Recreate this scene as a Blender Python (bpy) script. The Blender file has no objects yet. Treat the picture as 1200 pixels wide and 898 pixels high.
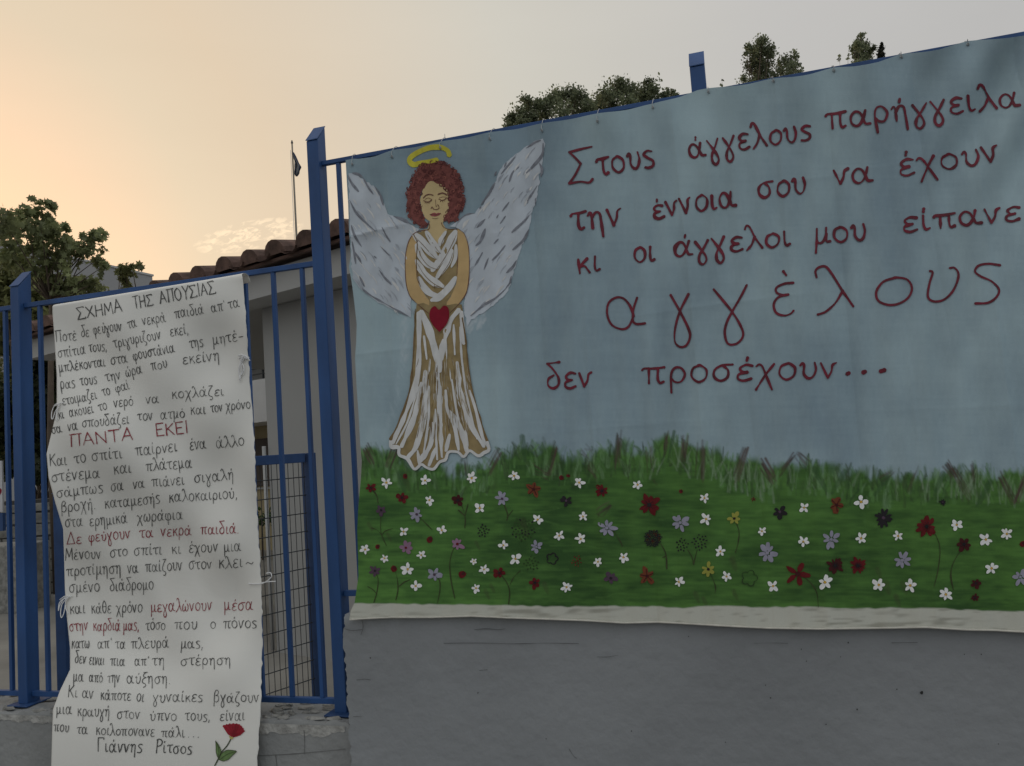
import bpy, bmesh, math, random
import numpy as np
from mathutils import Vector, Matrix
from mathutils.geometry import delaunay_2d_cdt

random.seed(7)
rng = np.random.default_rng(7)
SC = bpy.context.scene
COL = SC.collection

# ------------------------------------------------------------------ camera
F, YAW, PITCH, ROLL, DIST = 943.361, 0.28300, 0.07860, -0.06860, 2.6598
EYE = np.array([0.0, -DIST, 1.6])
_fw = np.array([-math.sin(YAW)*math.cos(PITCH), math.cos(YAW)*math.cos(PITCH), math.sin(PITCH)])
_r0 = np.array([math.cos(YAW), math.sin(YAW), 0.0])
_u0 = np.cross(_r0, _fw)
CR = _r0*math.cos(ROLL) + _u0*math.sin(ROLL)
CU = -_r0*math.sin(ROLL) + _u0*math.cos(ROLL)
CW = _fw
cam = bpy.data.cameras.new('camera')
cam.lens = F/1200*36; cam.sensor_width = 36; cam.sensor_fit = 'HORIZONTAL'
cam.clip_start = 0.05; cam.clip_end = 2000
camo = bpy.data.objects.new('camera', cam); COL.objects.link(camo)
m = Matrix.Identity(4)
for i in range(3):
    m[i][0] = CR[i]; m[i][1] = CU[i]; m[i][2] = -CW[i]; m[i][3] = EYE[i]
camo.matrix_world = m
SC.camera = camo

def ray(x, y): return CW + (x-600)/F*CR - (y-449)/F*CU
def at_y(x, y, Y):
    d = ray(x, y); return EYE + d*((Y-EYE[1])/d[1])
def at_z(x, y, Z):
    d = ray(x, y); return EYE + d*((Z-EYE[2])/d[2])
def at_d(x, y, t):                                   # a point t metres away along the view axis
    return EYE + ray(x, y)*t
def direction(x, y):
    d = ray(x, y); return d/np.linalg.norm(d)

# ------------------------------------------------------------------ light and exposure
SC.view_settings.view_transform = 'Standard'
try: SC.view_settings.look = 'None'
except Exception: pass
SC.view_settings.gamma = 1; SC.view_settings.exposure = 0.0
SKY_NISHITA = 0.02
SUN_STRENGTH = 0.5
GLOW = direction(-130, 330)                          # where the low sun stands, behind the trees on the left
SUN_AZ = math.atan2(GLOW[0], GLOW[1])                # clockwise from +Y
SUN_EL = math.radians(4)
W = bpy.data.worlds.new("World"); SC.world = W; W.use_nodes = True
nt = W.node_tree; nt.nodes.clear()
def N(t, **kw):
    n = nt.nodes.new(t)
    for k, v in kw.items(): setattr(n, k, v)
    return n
def L(a, b): nt.links.new(a, b)
out = N('ShaderNodeOutputWorld'); bg = N('ShaderNodeBackground'); L(bg.outputs[0], out.inputs[0])
sky = N('ShaderNodeTexSky'); sky.sky_type = 'NISHITA'; sky.sun_disc = False
sky.sun_elevation = SUN_EL; sky.sun_rotation = SUN_AZ; sky.dust_density = 3.0; sky.air_density = 1.2
tc = N('ShaderNodeTexCoord')
def dotn(v):
    n = N('ShaderNodeVectorMath', operation='DOT_PRODUCT'); L(tc.outputs['Generated'], n.inputs[0]); n.inputs[1].default_value = tuple(v); return n.outputs['Value']
def mth(op, a, b=None, clamp=False):
    n = N('ShaderNodeMath', operation=op); n.use_clamp = clamp
    for i, q in enumerate((a, b)):
        if q is None: continue
        if isinstance(q, (int, float)): n.inputs[i].default_value = q
        else: L(q, n.inputs[i])
    return n.outputs[0]
ang = mth('ARCCOSINE', mth('MINIMUM', dotn(GLOW), 0.9999))
fac = mth('DIVIDE', ang, math.pi)
rmp = N('ShaderNodeValToRGB'); L(fac, rmp.inputs[0])
cr = rmp.color_ramp
cr.elements[0].position = 0.0; cr.elements[0].color = (0.93, 0.66, 0.41, 1)
cr.elements[1].position = 1.0; cr.elements[1].color = (0.44, 0.48, 0.52, 1)
for p_, c_ in ((0.05, (0.88, 0.625, 0.43)), (0.095, (0.725, 0.60, 0.44)), (0.125, (0.71, 0.575, 0.42)), (0.22, (0.60, 0.57, 0.50)), (0.31, (0.52, 0.505, 0.485)),
               (0.38, (0.475, 0.465, 0.455)), (0.5, (0.50, 0.51, 0.51)), (0.72, (0.54, 0.565, 0.575))):
    e = cr.elements.new(p_); e.color = (*c_, 1)
# thin bright cloud wisps low in the west
cd = direction(292, 276)
cup = np.array([0, 0, 1.0]); crt = np.cross(cd, cup); crt /= np.linalg.norm(crt); cu2 = np.cross(crt, cd)
a_ = mth('DIVIDE', dotn(crt), dotn(cd)); b_ = mth('DIVIDE', dotn(cu2), dotn(cd))
b2 = mth('SUBTRACT', b_, mth('MULTIPLY', a_, 0.22))
comb = N('ShaderNodeCombineXYZ'); L(mth('MULTIPLY', a_, 95), comb.inputs[0]); L(mth('MULTIPLY', b2, 190), comb.inputs[1]); comb.inputs[2].default_value = 3.3
nz = N('ShaderNodeTexNoise'); nz.inputs['Scale'].default_value = 1.0; nz.inputs['Detail'].default_value = 5; nz.inputs['Roughness'].default_value = 0.6; nz.inputs['Distortion'].default_value = 0.6
L(comb.outputs[0], nz.inputs['Vector'])
ell = mth('ADD', mth('POWER', mth('ABSOLUTE', mth('DIVIDE', a_, 0.062)), 2), mth('POWER', mth('ABSOLUTE', mth('DIVIDE', b2, 0.017)), 2))
msk = mth('SUBTRACT', 1.0, ell, True)
front = mth('GREATER_THAN', dotn(cd), 0.5)
cl = mth('MULTIPLY', mth('MULTIPLY', mth('MULTIPLY', mth('SUBTRACT', nz.outputs[0], 0.47), 7.0, True), mth('POWER', msk, 0.4)), front)
# broad faint veils
nz2 = N('ShaderNodeTexNoise'); nz2.inputs['Scale'].default_value = 2.2; nz2.inputs['Detail'].default_value = 4
mp = N('ShaderNodeMapping'); mp.inputs['Scale'].default_value = (1, 1, 4); L(tc.outputs['Generated'], mp.inputs[0]); L(mp.outputs[0], nz2.inputs['Vector'])
veil = mth('ADD', 0.94, mth('MULTIPLY', nz2.outputs[0], 0.12))
mx = N('ShaderNodeMix', data_type='RGBA'); L(mth('MULTIPLY', cl, 0.95), mx.inputs['Factor']); L(rmp.outputs[0], mx.inputs['A']); mx.inputs['B'].default_value = (1.0, 0.80, 0.56, 1)
vs = N('ShaderNodeVectorMath', operation='SCALE'); L(mx.outputs['Result'], vs.inputs[0]); L(veil, vs.inputs['Scale'])
ns = N('ShaderNodeVectorMath', operation='SCALE'); L(sky.outputs[0], ns.inputs[0]); ns.inputs['Scale'].default_value = SKY_NISHITA
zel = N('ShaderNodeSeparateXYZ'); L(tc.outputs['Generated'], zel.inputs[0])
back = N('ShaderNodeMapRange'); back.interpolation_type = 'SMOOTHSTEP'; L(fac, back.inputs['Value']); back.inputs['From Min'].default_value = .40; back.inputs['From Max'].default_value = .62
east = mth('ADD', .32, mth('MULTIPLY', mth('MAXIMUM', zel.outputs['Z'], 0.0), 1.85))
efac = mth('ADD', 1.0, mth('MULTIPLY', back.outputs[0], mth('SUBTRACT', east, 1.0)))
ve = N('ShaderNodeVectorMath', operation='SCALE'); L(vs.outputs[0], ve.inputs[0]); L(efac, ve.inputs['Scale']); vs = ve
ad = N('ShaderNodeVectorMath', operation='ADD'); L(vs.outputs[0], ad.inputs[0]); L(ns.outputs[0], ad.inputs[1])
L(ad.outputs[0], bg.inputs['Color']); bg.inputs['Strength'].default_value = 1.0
sun = bpy.data.lights.new('sun', 'SUN'); sun.energy = SUN_STRENGTH; sun.color = (1.0, 0.72, 0.45); sun.angle = math.radians(6)
suno = bpy.data.objects.new('sun', sun); COL.objects.link(suno)
sd = Vector((math.sin(SUN_AZ)*math.cos(SUN_EL), math.cos(SUN_AZ)*math.cos(SUN_EL), math.sin(SUN_EL)))
suno.rotation_euler = sd.to_track_quat('Z', 'Y').to_euler(); suno.location = (-8, 10, 8)

# ------------------------------------------------------------------ helpers
K = 0.37            # share of a white surface's light that dusk leaves on the street side
def lin(c):
    c = np.asarray(c, float)/255
    return np.where(c <= .04045, c/12.92, ((c+.055)/1.055)**2.4)
def alb(*c): return np.clip(lin(c)/K, 0, .86)

def tag(o, label=None, cat=None, group=None, kind=None):
    if label: o['label'] = label
    if cat: o['category'] = cat
    if group: o['group'] = group
    if kind: o['kind'] = kind
    return o
def wl(o):
    v = np.zeros(3)
    while o is not None:
        v += np.array(o.location); o = o.parent
    return v
def empty(name, loc):
    o = bpy.data.objects.new(name, None); COL.objects.link(o); o.location = tuple(loc); o.empty_display_size = .1
    return o

class MB:
    def __init__(s): s.v = []; s.f = []; s.m = []; s.n = 0
    def add(s, v, f, mi=0):
        v = [tuple(map(float, q)) for q in v]
        s.v += v; s.f += [tuple(i+s.n for i in q) for q in f]; s.m += [mi]*len(f); s.n += len(v)
    def box(s, lo, hi, mi=0):
        x0, y0, z0 = lo; x1, y1, z1 = hi
        s.add([(x0,y0,z0),(x1,y0,z0),(x1,y1,z0),(x0,y1,z0),(x0,y0,z1),(x1,y0,z1),(x1,y1,z1),(x0,y1,z1)],
              [(0,3,2,1),(4,5,6,7),(0,1,5,4),(1,2,6,5),(2,3,7,6),(3,0,4,7)], mi)
    def prism(s, P, Q, mi=0):                        # two matching loops (bottom, top)
        n = len(P); s.add(list(P)+list(Q), [tuple(range(n))[::-1], tuple(range(n, 2*n))] + [(i, (i+1) % n, n+(i+1) % n, n+i) for i in range(n)], mi)
    def bar(s, a, b, w, h, up=(0,0,1), mi=0):        # rectangular bar from a to b
        a = np.array(a, float); b = np.array(b, float); d = b-a; d /= np.linalg.norm(d)
        x = np.cross(d, up); x /= np.linalg.norm(x); y = np.cross(x, d)
        c = [x*w/2+y*h/2, -x*w/2+y*h/2, -x*w/2-y*h/2, x*w/2-y*h/2]
        s.prism([a+q for q in c], [b+q for q in c], mi)
    def tube(s, pts, rad, seg=8, mi=0):
        pts = [np.array(q, float) for q in pts]; n = len(pts)
        rad = [rad]*n if isinstance(rad, (int, float)) else rad
        V = []; Fc = []; ref = np.array([0.3, 0.5, 0.81])
        for i, p in enumerate(pts):
            d = pts[min(i+1, n-1)]-pts[max(i-1, 0)]; d = d/(np.linalg.norm(d)+1e-9)
            x = np.cross(d, ref); x /= (np.linalg.norm(x)+1e-9); y = np.cross(d, x)
            for k in range(seg):
                a = 2*math.pi*k/seg; V.append(p+rad[i]*(x*math.cos(a)+y*math.sin(a)))
        for i in range(n-1):
            for k in range(seg):
                k2 = (k+1) % seg; Fc.append((i*seg+k, i*seg+k2, (i+1)*seg+k2, (i+1)*seg+k))
        Fc += [tuple(range(seg))[::-1], tuple((n-1)*seg+k for k in range(seg))]
        s.add(V, Fc, mi)
    def build(s, name, mats, parent=None, smooth=False, bevel=0, loc=None):
        me = bpy.data.meshes.new(name)
        base = wl(parent) if parent is not None else np.zeros(3)
        if loc is not None: base = base+np.array(loc)
        V = np.array(s.v)-base
        me.from_pydata(V.tolist(), [], s.f)
        if not isinstance(mats, (list, tuple)): mats = [mats]
        for mm in mats: me.materials.append(mm)
        me.polygons.foreach_set('material_index', s.m)
        if smooth: me.polygons.foreach_set('use_smooth', [True]*len(s.f))
        me.update()
        o = bpy.data.objects.new(name, me); COL.objects.link(o)
        if loc is not None: o.location = tuple(loc)
        if parent is not None: o.parent = parent
        if bevel:
            b = o.modifiers.new('bevel', 'BEVEL'); b.width = bevel; b.segments = 2; b.limit_method = 'ANGLE'
        return o

# ------------------------------------------------------------------ materials
MATS = {}
def mat(name, col, rough=.7, var=.15, scale=6., bump=0., bscale=60., metal=0., spec=.4, vcol=None, trans=0., stretch=(1,1,1), col2=None, detail=6, sub_noise=0.):
    if name in MATS: return MATS[name]
    mm = bpy.data.materials.new(name); mm.use_nodes = True; t = mm.node_tree; b = t.nodes['Principled BSDF']
    b.inputs['Roughness'].default_value = rough; b.inputs['Metallic'].default_value = metal; b.inputs['Specular IOR Level'].default_value = spec
    tc = t.nodes.new('ShaderNodeTexCoord'); mp = t.nodes.new('ShaderNodeMapping'); mp.inputs['Scale'].default_value = stretch
    t.links.new(tc.outputs['Object'], mp.inputs[0])
    nz = t.nodes.new('ShaderNodeTexNoise'); nz.inputs['Scale'].default_value = scale; nz.inputs['Detail'].default_value = detail
    t.links.new(mp.outputs[0], nz.inputs['Vector'])
    rp = t.nodes.new('ShaderNodeValToRGB'); t.links.new(nz.outputs[0], rp.inputs[0])
    c = np.array(col, float); lo = np.clip(c*(1-var), 0, 1); hi = np.clip(c*(1+var), 0, 1) if col2 is None else np.array(col2)
    rp.color_ramp.elements[0].position = .32; rp.color_ramp.elements[1].position = .68
    rp.color_ramp.elements[0].color = (*lo, 1); rp.color_ramp.elements[1].color = (*hi, 1)
    cs = rp.outputs[0]
    if vcol:
        at = t.nodes.new('ShaderNodeAttribute'); at.attribute_name = vcol
        mi = t.nodes.new('ShaderNodeMix'); mi.data_type = 'RGBA'; mi.blend_type = 'MULTIPLY'; mi.inputs['Factor'].default_value = 1
        t.links.new(cs, mi.inputs['A']); t.links.new(at.outputs['Color'], mi.inputs['B']); cs = mi.outputs['Result']
    t.links.new(cs, b.inputs['Base Color'])
    if bump:
        n2 = t.nodes.new('ShaderNodeTexNoise'); n2.inputs['Scale'].default_value = bscale; n2.inputs['Detail'].default_value = 8
        t.links.new(mp.outputs[0], n2.inputs['Vector'])
        bp = t.nodes.new('ShaderNodeBump'); bp.inputs['Strength'].default_value = bump; bp.inputs['Distance'].default_value = .01
        t.links.new(n2.outputs[0], bp.inputs['Height']); t.links.new(bp.outputs[0], b.inputs['Normal'])
    if trans:
        tr = t.nodes.new('ShaderNodeBsdfTranslucent'); t.links.new(cs, tr.inputs[0])
        ms = t.nodes.new('ShaderNodeMixShader'); ms.inputs[0].default_value = trans
        t.links.new(b.outputs[0], ms.inputs[1]); t.links.new(tr.outputs[0], ms.inputs[2])
        t.links.new(ms.outputs[0], t.nodes['Material Output'].inputs[0])
    MATS[name] = mm
    return mm
BLUE = mat('blue_paint', (.022, .075, .22), rough=.5, var=.2, scale=9, bump=.12, bscale=35, stretch=(1, 1, .3))
BLUE_D = mat('dark_blue_paint', (.02, .06, .17), rough=.55, var=.2, scale=9, bump=.1, bscale=35)
WALL_R = mat('grey_painted_render', (.255, .266, .279), rough=.85, var=.10, scale=1.6, bump=.6, bscale=22, detail=10)
WALL_L = mat('grey_painted_block', (.26, .265, .265), rough=.85, var=.13, scale=3.5, bump=.7, bscale=30, detail=10)
CEM = mat('bare_cement', (.26, .255, .24), rough=.95, var=.35, scale=16, bump=1., bscale=45)
WHITEW = mat('white_wall_paint', (.42, .42, .415), rough=.85, var=.05, scale=1.5, bump=.1, bscale=80)
WALLB = mat('school_wall_paint', (.335, .335, .33), rough=.85, var=.06, scale=.8, bump=.1, bscale=60)
TILE = mat('clay_roof_tile', (.115, .068, .054), rough=.85, var=.45, scale=9, bump=.5, bscale=40)
CONC = mat('yard_concrete', (.26, .25, .23), rough=.9, var=.2, scale=1.2, bump=.3, bscale=20)
ASPH = mat('asphalt', (.05, .05, .052), rough=.9, var=.25, scale=8, bump=.5, bscale=90)
PAVE = mat('pavement_slab', (.25, .245, .235), rough=.9, var=.15, scale=5, bump=.3, bscale=50)
WIRE = mat('dark_wire', (.05, .055, .06), rough=.5, var=.1, metal=.6)
STEEL = mat('steel_hook', (.36, .37, .38), rough=.35, var=.1, metal=.5)
STRING = mat('white_string', (.75, .75, .76), rough=.8, var=.06, scale=200)
LEAF = mat('leaf', (1, 1, 1), rough=.6, var=0., vcol='leafcol', trans=.5)
BARK = mat('bark', (.10, .075, .055), rough=.95, var=.3, scale=12, bump=.8, bscale=25, stretch=(1, 1, .3))

# ------------------------------------------------------------------ surfaces that carry paint
YB_TOP, YB_BOT = -0.047, -0.157
def smooth(a, lo, hi):
    t = np.clip((a-lo)/(hi-lo), 0, 1); return t*t*(3-2*t)
_VT = {}
def vnoise(X, Y, seed):
    T = _VT.get(seed)
    if T is None: T = _VT[seed] = np.random.default_rng(seed).random((256, 256))
    xi = np.floor(X).astype(int); yi = np.floor(Y).astype(int); fx = X-xi; fy = Y-yi
    fx = fx*fx*(3-2*fx); fy = fy*fy*(3-2*fy)
    g = lambda a, b: T[a % 256, b % 256]
    return (g(xi, yi)*(1-fx)+g(xi+1, yi)*fx)*(1-fy)+(g(xi, yi+1)*(1-fx)+g(xi+1, yi+1)*fx)*fy
def crease(q, w):                                    # sharp ridge of unit height at q = 0
    return np.exp(-np.abs(q)/w)
FOLDX = [-1.16, -.98, -.80, -.635, -.47, -.31, -.155, 0.0, .165, .30, .44, .575, .70, .83, .97, 1.12, 1.3, 1.5]
FOLDA = [3, -2.5, 3.2, -3, 4, -3, 3.5, -2.5, 3, -3.5, 3.2, -3, 3.8, -3, 3, -3, 3, -3]
def banner_depth(X, Z):
    t = np.clip((2.69-Z)/1.66, -.1, 1.1)
    y = YB_TOP+(YB_BOT-YB_TOP)*smooth(t, .0, .95)
    d = 0
    for k, (fx, fa) in enumerate(zip(FOLDX, FOLDA)):
        xx = X-fx-.012*np.sin(Z*2.1+k*1.7)
        d = d+fa*.0036*crease(xx, .028)*(.55+.45*np.sin(Z*3.1+k*2.3))
    for k, (fz, fa) in enumerate(((2.35, 1.2), (1.98, 1.8), (1.62, 1.2), (1.30, .8))):
        d = d+fa*.001*crease(Z-fz-.02*np.sin(X*1.7+k), .014)*(.5+.5*np.sin(X*5.3+k*1.9))
    d = d+.009*(vnoise(X*2.6+5, Z*1.6+9, 1)-.5)+.0045*(vnoise(X*7+.4*Z, Z*3.5+3, 2)-.5)+.0016*(vnoise(X*22+Z*6, Z*15, 3)-.5)
    d = d+.0034*np.sin(X*2*math.pi/.083+2.2*np.sin(X*3.1)+.5*np.sin(Z*2.2))*(.25+1.1*vnoise(X*2.3+4, Z*1.2, 5))*smooth(2.62-Z, 0, .3)
    # cloth pulled slantwise at the upper right
    dg = (X*.62+Z*.78); wm = smooth(X, .35, .8)*smooth(Z, 2.02, 2.5)
    d = d+wm*.018*np.sin((X*.80-Z*.60)*38+1.5*np.sin(dg*3))*smooth(Z, 1.9, 2.4)
    # scallops between the hooks along the top
    d = d+.014*smooth(Z, 2.50, 2.70)*np.sin(X*2*math.pi/.205+.6)+.007*smooth(Z, 2.35, 2.7)*np.sin(X*11+Z*9)
    # pulled crease at the upper left edge
    d = d+.010*np.exp(-np.abs(Z-2.395-.08*(X+1.33))/.018)*smooth(-X, .98, 1.32)
    d = d+.006*np.sin(Z*9)*smooth(-X, 1.22, 1.4)
    d = d+.016*np.exp(-((X+.0634)/.06)**2)*smooth(Z, 2.2, 2.6)
    return y-d
def angel_depth(X, Z): return banner_depth(X, Z)-.0011
def poster_depth(X, Z):
    # the paper sheet bellies out between the strings that hold its sides
    u = np.clip((X+2.56)/.75, 0, 1)
    a = np.interp(Z, [.45, .60, .74, .92, 1.05, 1.18, 1.32, 1.48, 1.62, 1.76, 1.92, 2.1, 2.32, 2.4],
                     [.135, .13, .105, .035, .012, .02, .035, .07, .10, .105, .05, .022, .014, .006])
    z2 = np.linspace(.4, 2.4, 81)
    left = a
    b = np.interp(Z, [.45, .62, .8, 1.0, 1.15, 1.35, 1.6, 1.85, 2.0, 2.2, 2.32, 2.4], [.115, .112, .085, .04, .02, .04, .03, .02, .012, .03, .018, .006])
    d = left*(1-smooth(u, 0, 1))+b*smooth(u, 0, 1)
    d = d+.022*np.sin(u*math.pi)*np.sin(Z*3.2+1.2)*smooth(Z, .70, .95)+.015*np.sin((X*.5+Z*.87)*15+X*4)*smooth(Z, .74, .9)*smooth(2.33-Z, 0, .15)+.010*np.sin((X*.8-Z*.6)*21)*smooth(Z, .74, .9)*smooth(2.33-Z, 0, .15)*u
    d = d+.004*(vnoise(X*4+2, Z*6, 11)-.5)+.0025*crease(Z-1.49-.06*(X+2.2), .03)*smooth(u, .2, .7)+.006*np.exp(-((X+1.93)/.09)**2-((Z-1.27)/.06)**2)
    d = d+.0018*(vnoise(X*11, Z*14, 12)-.5)
    return -0.030-.012-np.abs(d)
def smoothz(fn, X, Z):
    return sum(fn(X, Z+o) for o in (-.06, -.04, -.02, 0, .02, .04, .06))/7
def poster_d(X, Z): return smoothz(poster_depth, X, Z)
def surf(fn, px, py, off=0.0):
    px = np.asarray(px, float); py = np.asarray(py, float)
    d = CW[None]+((px-600)/F)[:, None]*CR[None]-((py-449)/F)[:, None]*CU[None]
    y = np.full(len(px), -.08)
    for _ in range(9):
        t = (y-EYE[1])/d[:, 1]; P = EYE[None]+d*t[:, None]
        y = .3*y+.7*fn(P[:, 0], P[:, 2])
    y = y-off
    t = (y-EYE[1])/d[:, 1]
    return EYE[None]+d*t[:, None]

def catmull(pts, step=1.5):
    P = np.array(pts, float)
    if len(P) == 2:
        n = max(2, int(np.linalg.norm(P[1]-P[0])/step)+1); t = np.linspace(0, 1, n)[:, None]; return P[0]*(1-t)+P[1]*t
    Q = np.vstack([2*P[0]-P[1], P, 2*P[-1]-P[-2]]); o = []
    for i in range(1, len(Q)-2):
        n = max(2, int(np.linalg.norm(Q[i+1]-Q[i])/step)+1)
        for t in np.linspace(0, 1, n, endpoint=False):
            a, b, c, d = Q[i-1], Q[i], Q[i+1], Q[i+2]
            o.append(.5*((2*b)+(-a+c)*t+(2*a-5*b+4*c-d)*t*t+(-a+3*b-3*c+d)*t**3))
    o.append(P[-1]); return np.array(o)
def ribbon(mb, fn, pts, width, off, mi=0, step=1.5, taper=.0, rough=.08, dz=.0004):
    """one stroke of pen or brush laid on a surface"""
    C = catmull(pts, step); n = len(C)
    T = np.gradient(C, axis=0); T /= (np.linalg.norm(T, axis=1)[:, None]+1e-9)
    Nn = np.stack([-T[:, 1], T[:, 0]], 1)
    s = np.linspace(0, 1, n)
    w = width*.5*(1+rough*np.interp(s, np.linspace(0, 1, max(3, n//7+2)), rng.normal(0, 1, max(3, n//7+2))))
    if taper: w = w*(1-taper*np.abs(2*s-1)**3)
    w = np.maximum(w, width*.12)
    Lf = C+Nn*w[:, None]; Rt = C-Nn*w[:, None]
    c0 = [C[0]-T[0]*w[0]*q+Nn[0]*w[0]*r for q, r in ((.5, .86), (1., 0), (.5, -.86))]
    c1 = [C[-1]+T[-1]*w[-1]*q-Nn[-1]*w[-1]*r for q, r in ((.5, .86), (1., 0), (.5, -.86))]
    A = np.vstack([Lf, Rt, c0, c1]); of = off+dz*np.concatenate([s, s, [0]*3, [1]*3])
    V = surf(fn, A[:, 0], A[:, 1], of)
    f = [(i, i+1, n+i+1, n+i) for i in range(n-1)]
    f += [(2*n, 2*n+1, 0), (2*n+1, n, 0), (2*n+1, 2*n+2, n)]
    f += [(n-1, 2*n+5, 2*n+4), (n-1, 2*n+4, 2*n-1), (2*n-1, 2*n+4, 2*n+3)]
    mb.add(V, f, mi)
def fill(mb, fn, poly, off, mi=0, grid=3.5, wob=0.0):
    P = np.array(poly, float)
    Q = []
    for i in range(len(P)):
        a, b = P[i], P[(i+1) % len(P)]; k = max(1, int(np.linalg.norm(b-a)/3))
        for j in range(k): Q.append(a+(b-a)*j/k+(rng.normal(0, wob, 2) if wob else 0))
    Q = np.array(Q); n = len(Q)
    x0, y0 = Q.min(0); x1, y1 = Q.max(0)
    gx, gy = np.meshgrid(np.arange(x0, x1, grid), np.arange(y0, y1, grid)); G = np.stack([gx.ravel(), gy.ravel()], 1)
    ins = inside(G, Q); G = G[ins]
    if len(G):
        dist = np.min(np.linalg.norm(G[:, None]-Q[None], axis=2), axis=1); G = G[dist > grid*.4]
    al = [Vector(q) for q in Q]+[Vector(q) for q in G]
    r = delaunay_2d_cdt(al, [], [list(range(n))], 1, 1e-4)
    vv = np.array([tuple(q) for q in r[0]])
    mb.add(surf(fn, vv[:, 0], vv[:, 1], off), [tuple(q) for q in r[2]], mi)
def inside(G, P):
    r = np.zeros(len(G), bool); n = len(P); j = n-1
    for i in range(n):
        xi, yi = P[i]; xj, yj = P[j]
        c = ((yi > G[:, 1]) != (yj > G[:, 1])) & (G[:, 0] < (xj-xi)*(G[:, 1]-yi)/((yj-yi)+1e-12)+xi)
        r ^= c; j = i
    return r

# ------------------------------------------------------------------ ground
def slab(name, lo, hi, mt):
    b = MB(); b.box(lo, hi); o = b.build(name, mt); o['kind'] = 'structure'; return o
gb = MB(); gb.add([(-300,-.05,0),(300,-.05,0),(300,400,0),(-300,400,0)], [(0,1,2,3)]); gb.build('yard_ground', CONC)['kind'] = 'structure'
gb = MB(); gb.add([(-300,-80,-.14),(300,-80,-.14),(300,-3.6,-.14),(-300,-3.6,-.14)], [(0,1,2,3)]); gb.build('road', ASPH)['kind'] = 'structure'
slab('pavement', (-60, -3.45, -.2), (60, -.06, 0.002), PAVE)
slab('kerb', (-60, -3.6, -.2), (60, -3.452, .004), CEM)

# ------------------------------------------------------------------ walls
X0, X1, X2, X3, X4 = -2.9143, -1.4806, -.0634, 1.354, 2.771
XM = X0-1.4337
def rough_box(nx, nz, x0, x1, y0, y1, z0, z1, amp_edge=.006, left_rag=0., top_rag=0., seed=5, face=.0015, ny=8):
    """a rendered wall: its front face, its top and its ends are worn grids"""
    mb = MB(); r = np.random.default_rng(seed)
    def grid(P, n1, n2):
        V = P.reshape(-1, 3); f = [(i*n2+j, i*n2+j+1, (i+1)*n2+j+1, (i+1)*n2+j) for i in range(n1-1) for j in range(n2-1)]
        mb.add(V, f)
    zs = np.linspace(z0, z1, nz); xs = np.linspace(x0, x1, nx); ys = np.linspace(y0, y1, ny)
    rag = lambda z: left_rag*(.6*(vnoise(z*14, z*0+2, seed)-.5)+1.0*(vnoise(z*75, z*0+5, seed+1)-.5)+.6*(vnoise(z*150, z*0+5, seed+8)-.5))
    trag = lambda x: top_rag*(vnoise(x*13, x*0+2, seed+2)-.5+.6*(vnoise(x*50, x*0+7, seed+3)-.5))
    XX, ZZ = np.meshgrid(xs, zs, indexing='ij')
    fx = (XX-x0)/(x1-x0); fz = (ZZ-z0)/(z1-z0)
    Xf = XX+(1-fx)**40*rag(ZZ); Zf = ZZ+fz**40*trag(XX)
    Yf = y0+face*2*(vnoise(XX*6, ZZ*6, seed+4)-.5)
    round_ = .012*np.exp(-(z1-ZZ)/.008)*(1 if top_rag else 0)
    Yf = Yf+round_*(.4+.6*vnoise(XX*25, ZZ*3, seed+6))
    grid(np.stack([Xf, Yf, Zf], -1), nx, nz)
    XX, YY = np.meshgrid(xs, ys, indexing='ij'); ft = (YY-y0)/(y1-y0)
    Zt = z1+trag(XX)*(1-ft)**6+.5*top_rag*(vnoise(XX*20, YY*24, seed+5)-.5)*np.sin(ft*math.pi)
    Yt = np.where(ft == 0, Yf[:, -1][:, None], YY)
    grid(np.stack([XX, Yt, Zt], -1)[:, ::-1], nx, ny)
    ZZ, YY = np.meshgrid(zs, ys, indexing='ij'); ft = (YY-y0)/(y1-y0)
    Xl = x0+rag(ZZ)*(1-ft)**2; Yl = np.where(ft == 0, Yf[0][:, None], YY)
    Zl = ZZ.copy()
    grid(np.stack([Xl, Yl, Zl], -1)[::-1], nz, ny)
    mb.add([(x1,y0,z0),(x1,y1,z0),(x1,y1,z1),(x1,y0,z1),(x0,y1,z0),(x0,y1,z1)], [(0,1,2,3),(1,4,5,2)])
    return mb
ZW0 = .690
lw = rough_box(420, 70, -5.9, -1.40, -.112, .14, -.02, ZW0, top_rag=.022, seed=21, face=.002).build('low_wall', WALL_L, smooth=True)
tag(lw, 'low grey painted block wall with crumbling cement top under the white poem sheet', 'wall')
cem = MB()
for i in range(150):                                  # cement smears along the worn top edge
    x = -5.2+3.75*rng.random(); ln = .012+.04*rng.random()**2; y = -.10+.2*rng.random()
    pts = [(x+ln*math.cos(a)*(.7+.5*rng.random()), y+.5*ln*math.sin(a)*(.6+.6*rng.random()), ZW0+.004) for a in np.linspace(0, 6.283, 9)[:-1]]
    top = [(q[0]*.8+x*.2, q[1]*.8+y*.2, ZW0+.006+.005*rng.random()) for q in pts]
    cem.prism(pts, top)
cem.build('cement_crust', CEM, lw)
jt = MB()
for q in ((-1.95, .0), (-2.35, .0), (-1.62, .0), (-3.2, 0), (-2.78, 0)):
    pass
JOINT = mat('dark_joint_line', (.15, .15, .15), rough=1, var=.2)  # dark grey of the thin joints between the wall blocks
flatL = lambda X, Z: np.full_like(X, -.1135)
def wline(mb, fn, pts, w, off=.0012): ribbon(mb, fn, pts, w, off, rough=.35, step=2.5)
ce = MB(); Vc = []; Xc = np.linspace(-3.3, -1.42, 420)
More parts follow.
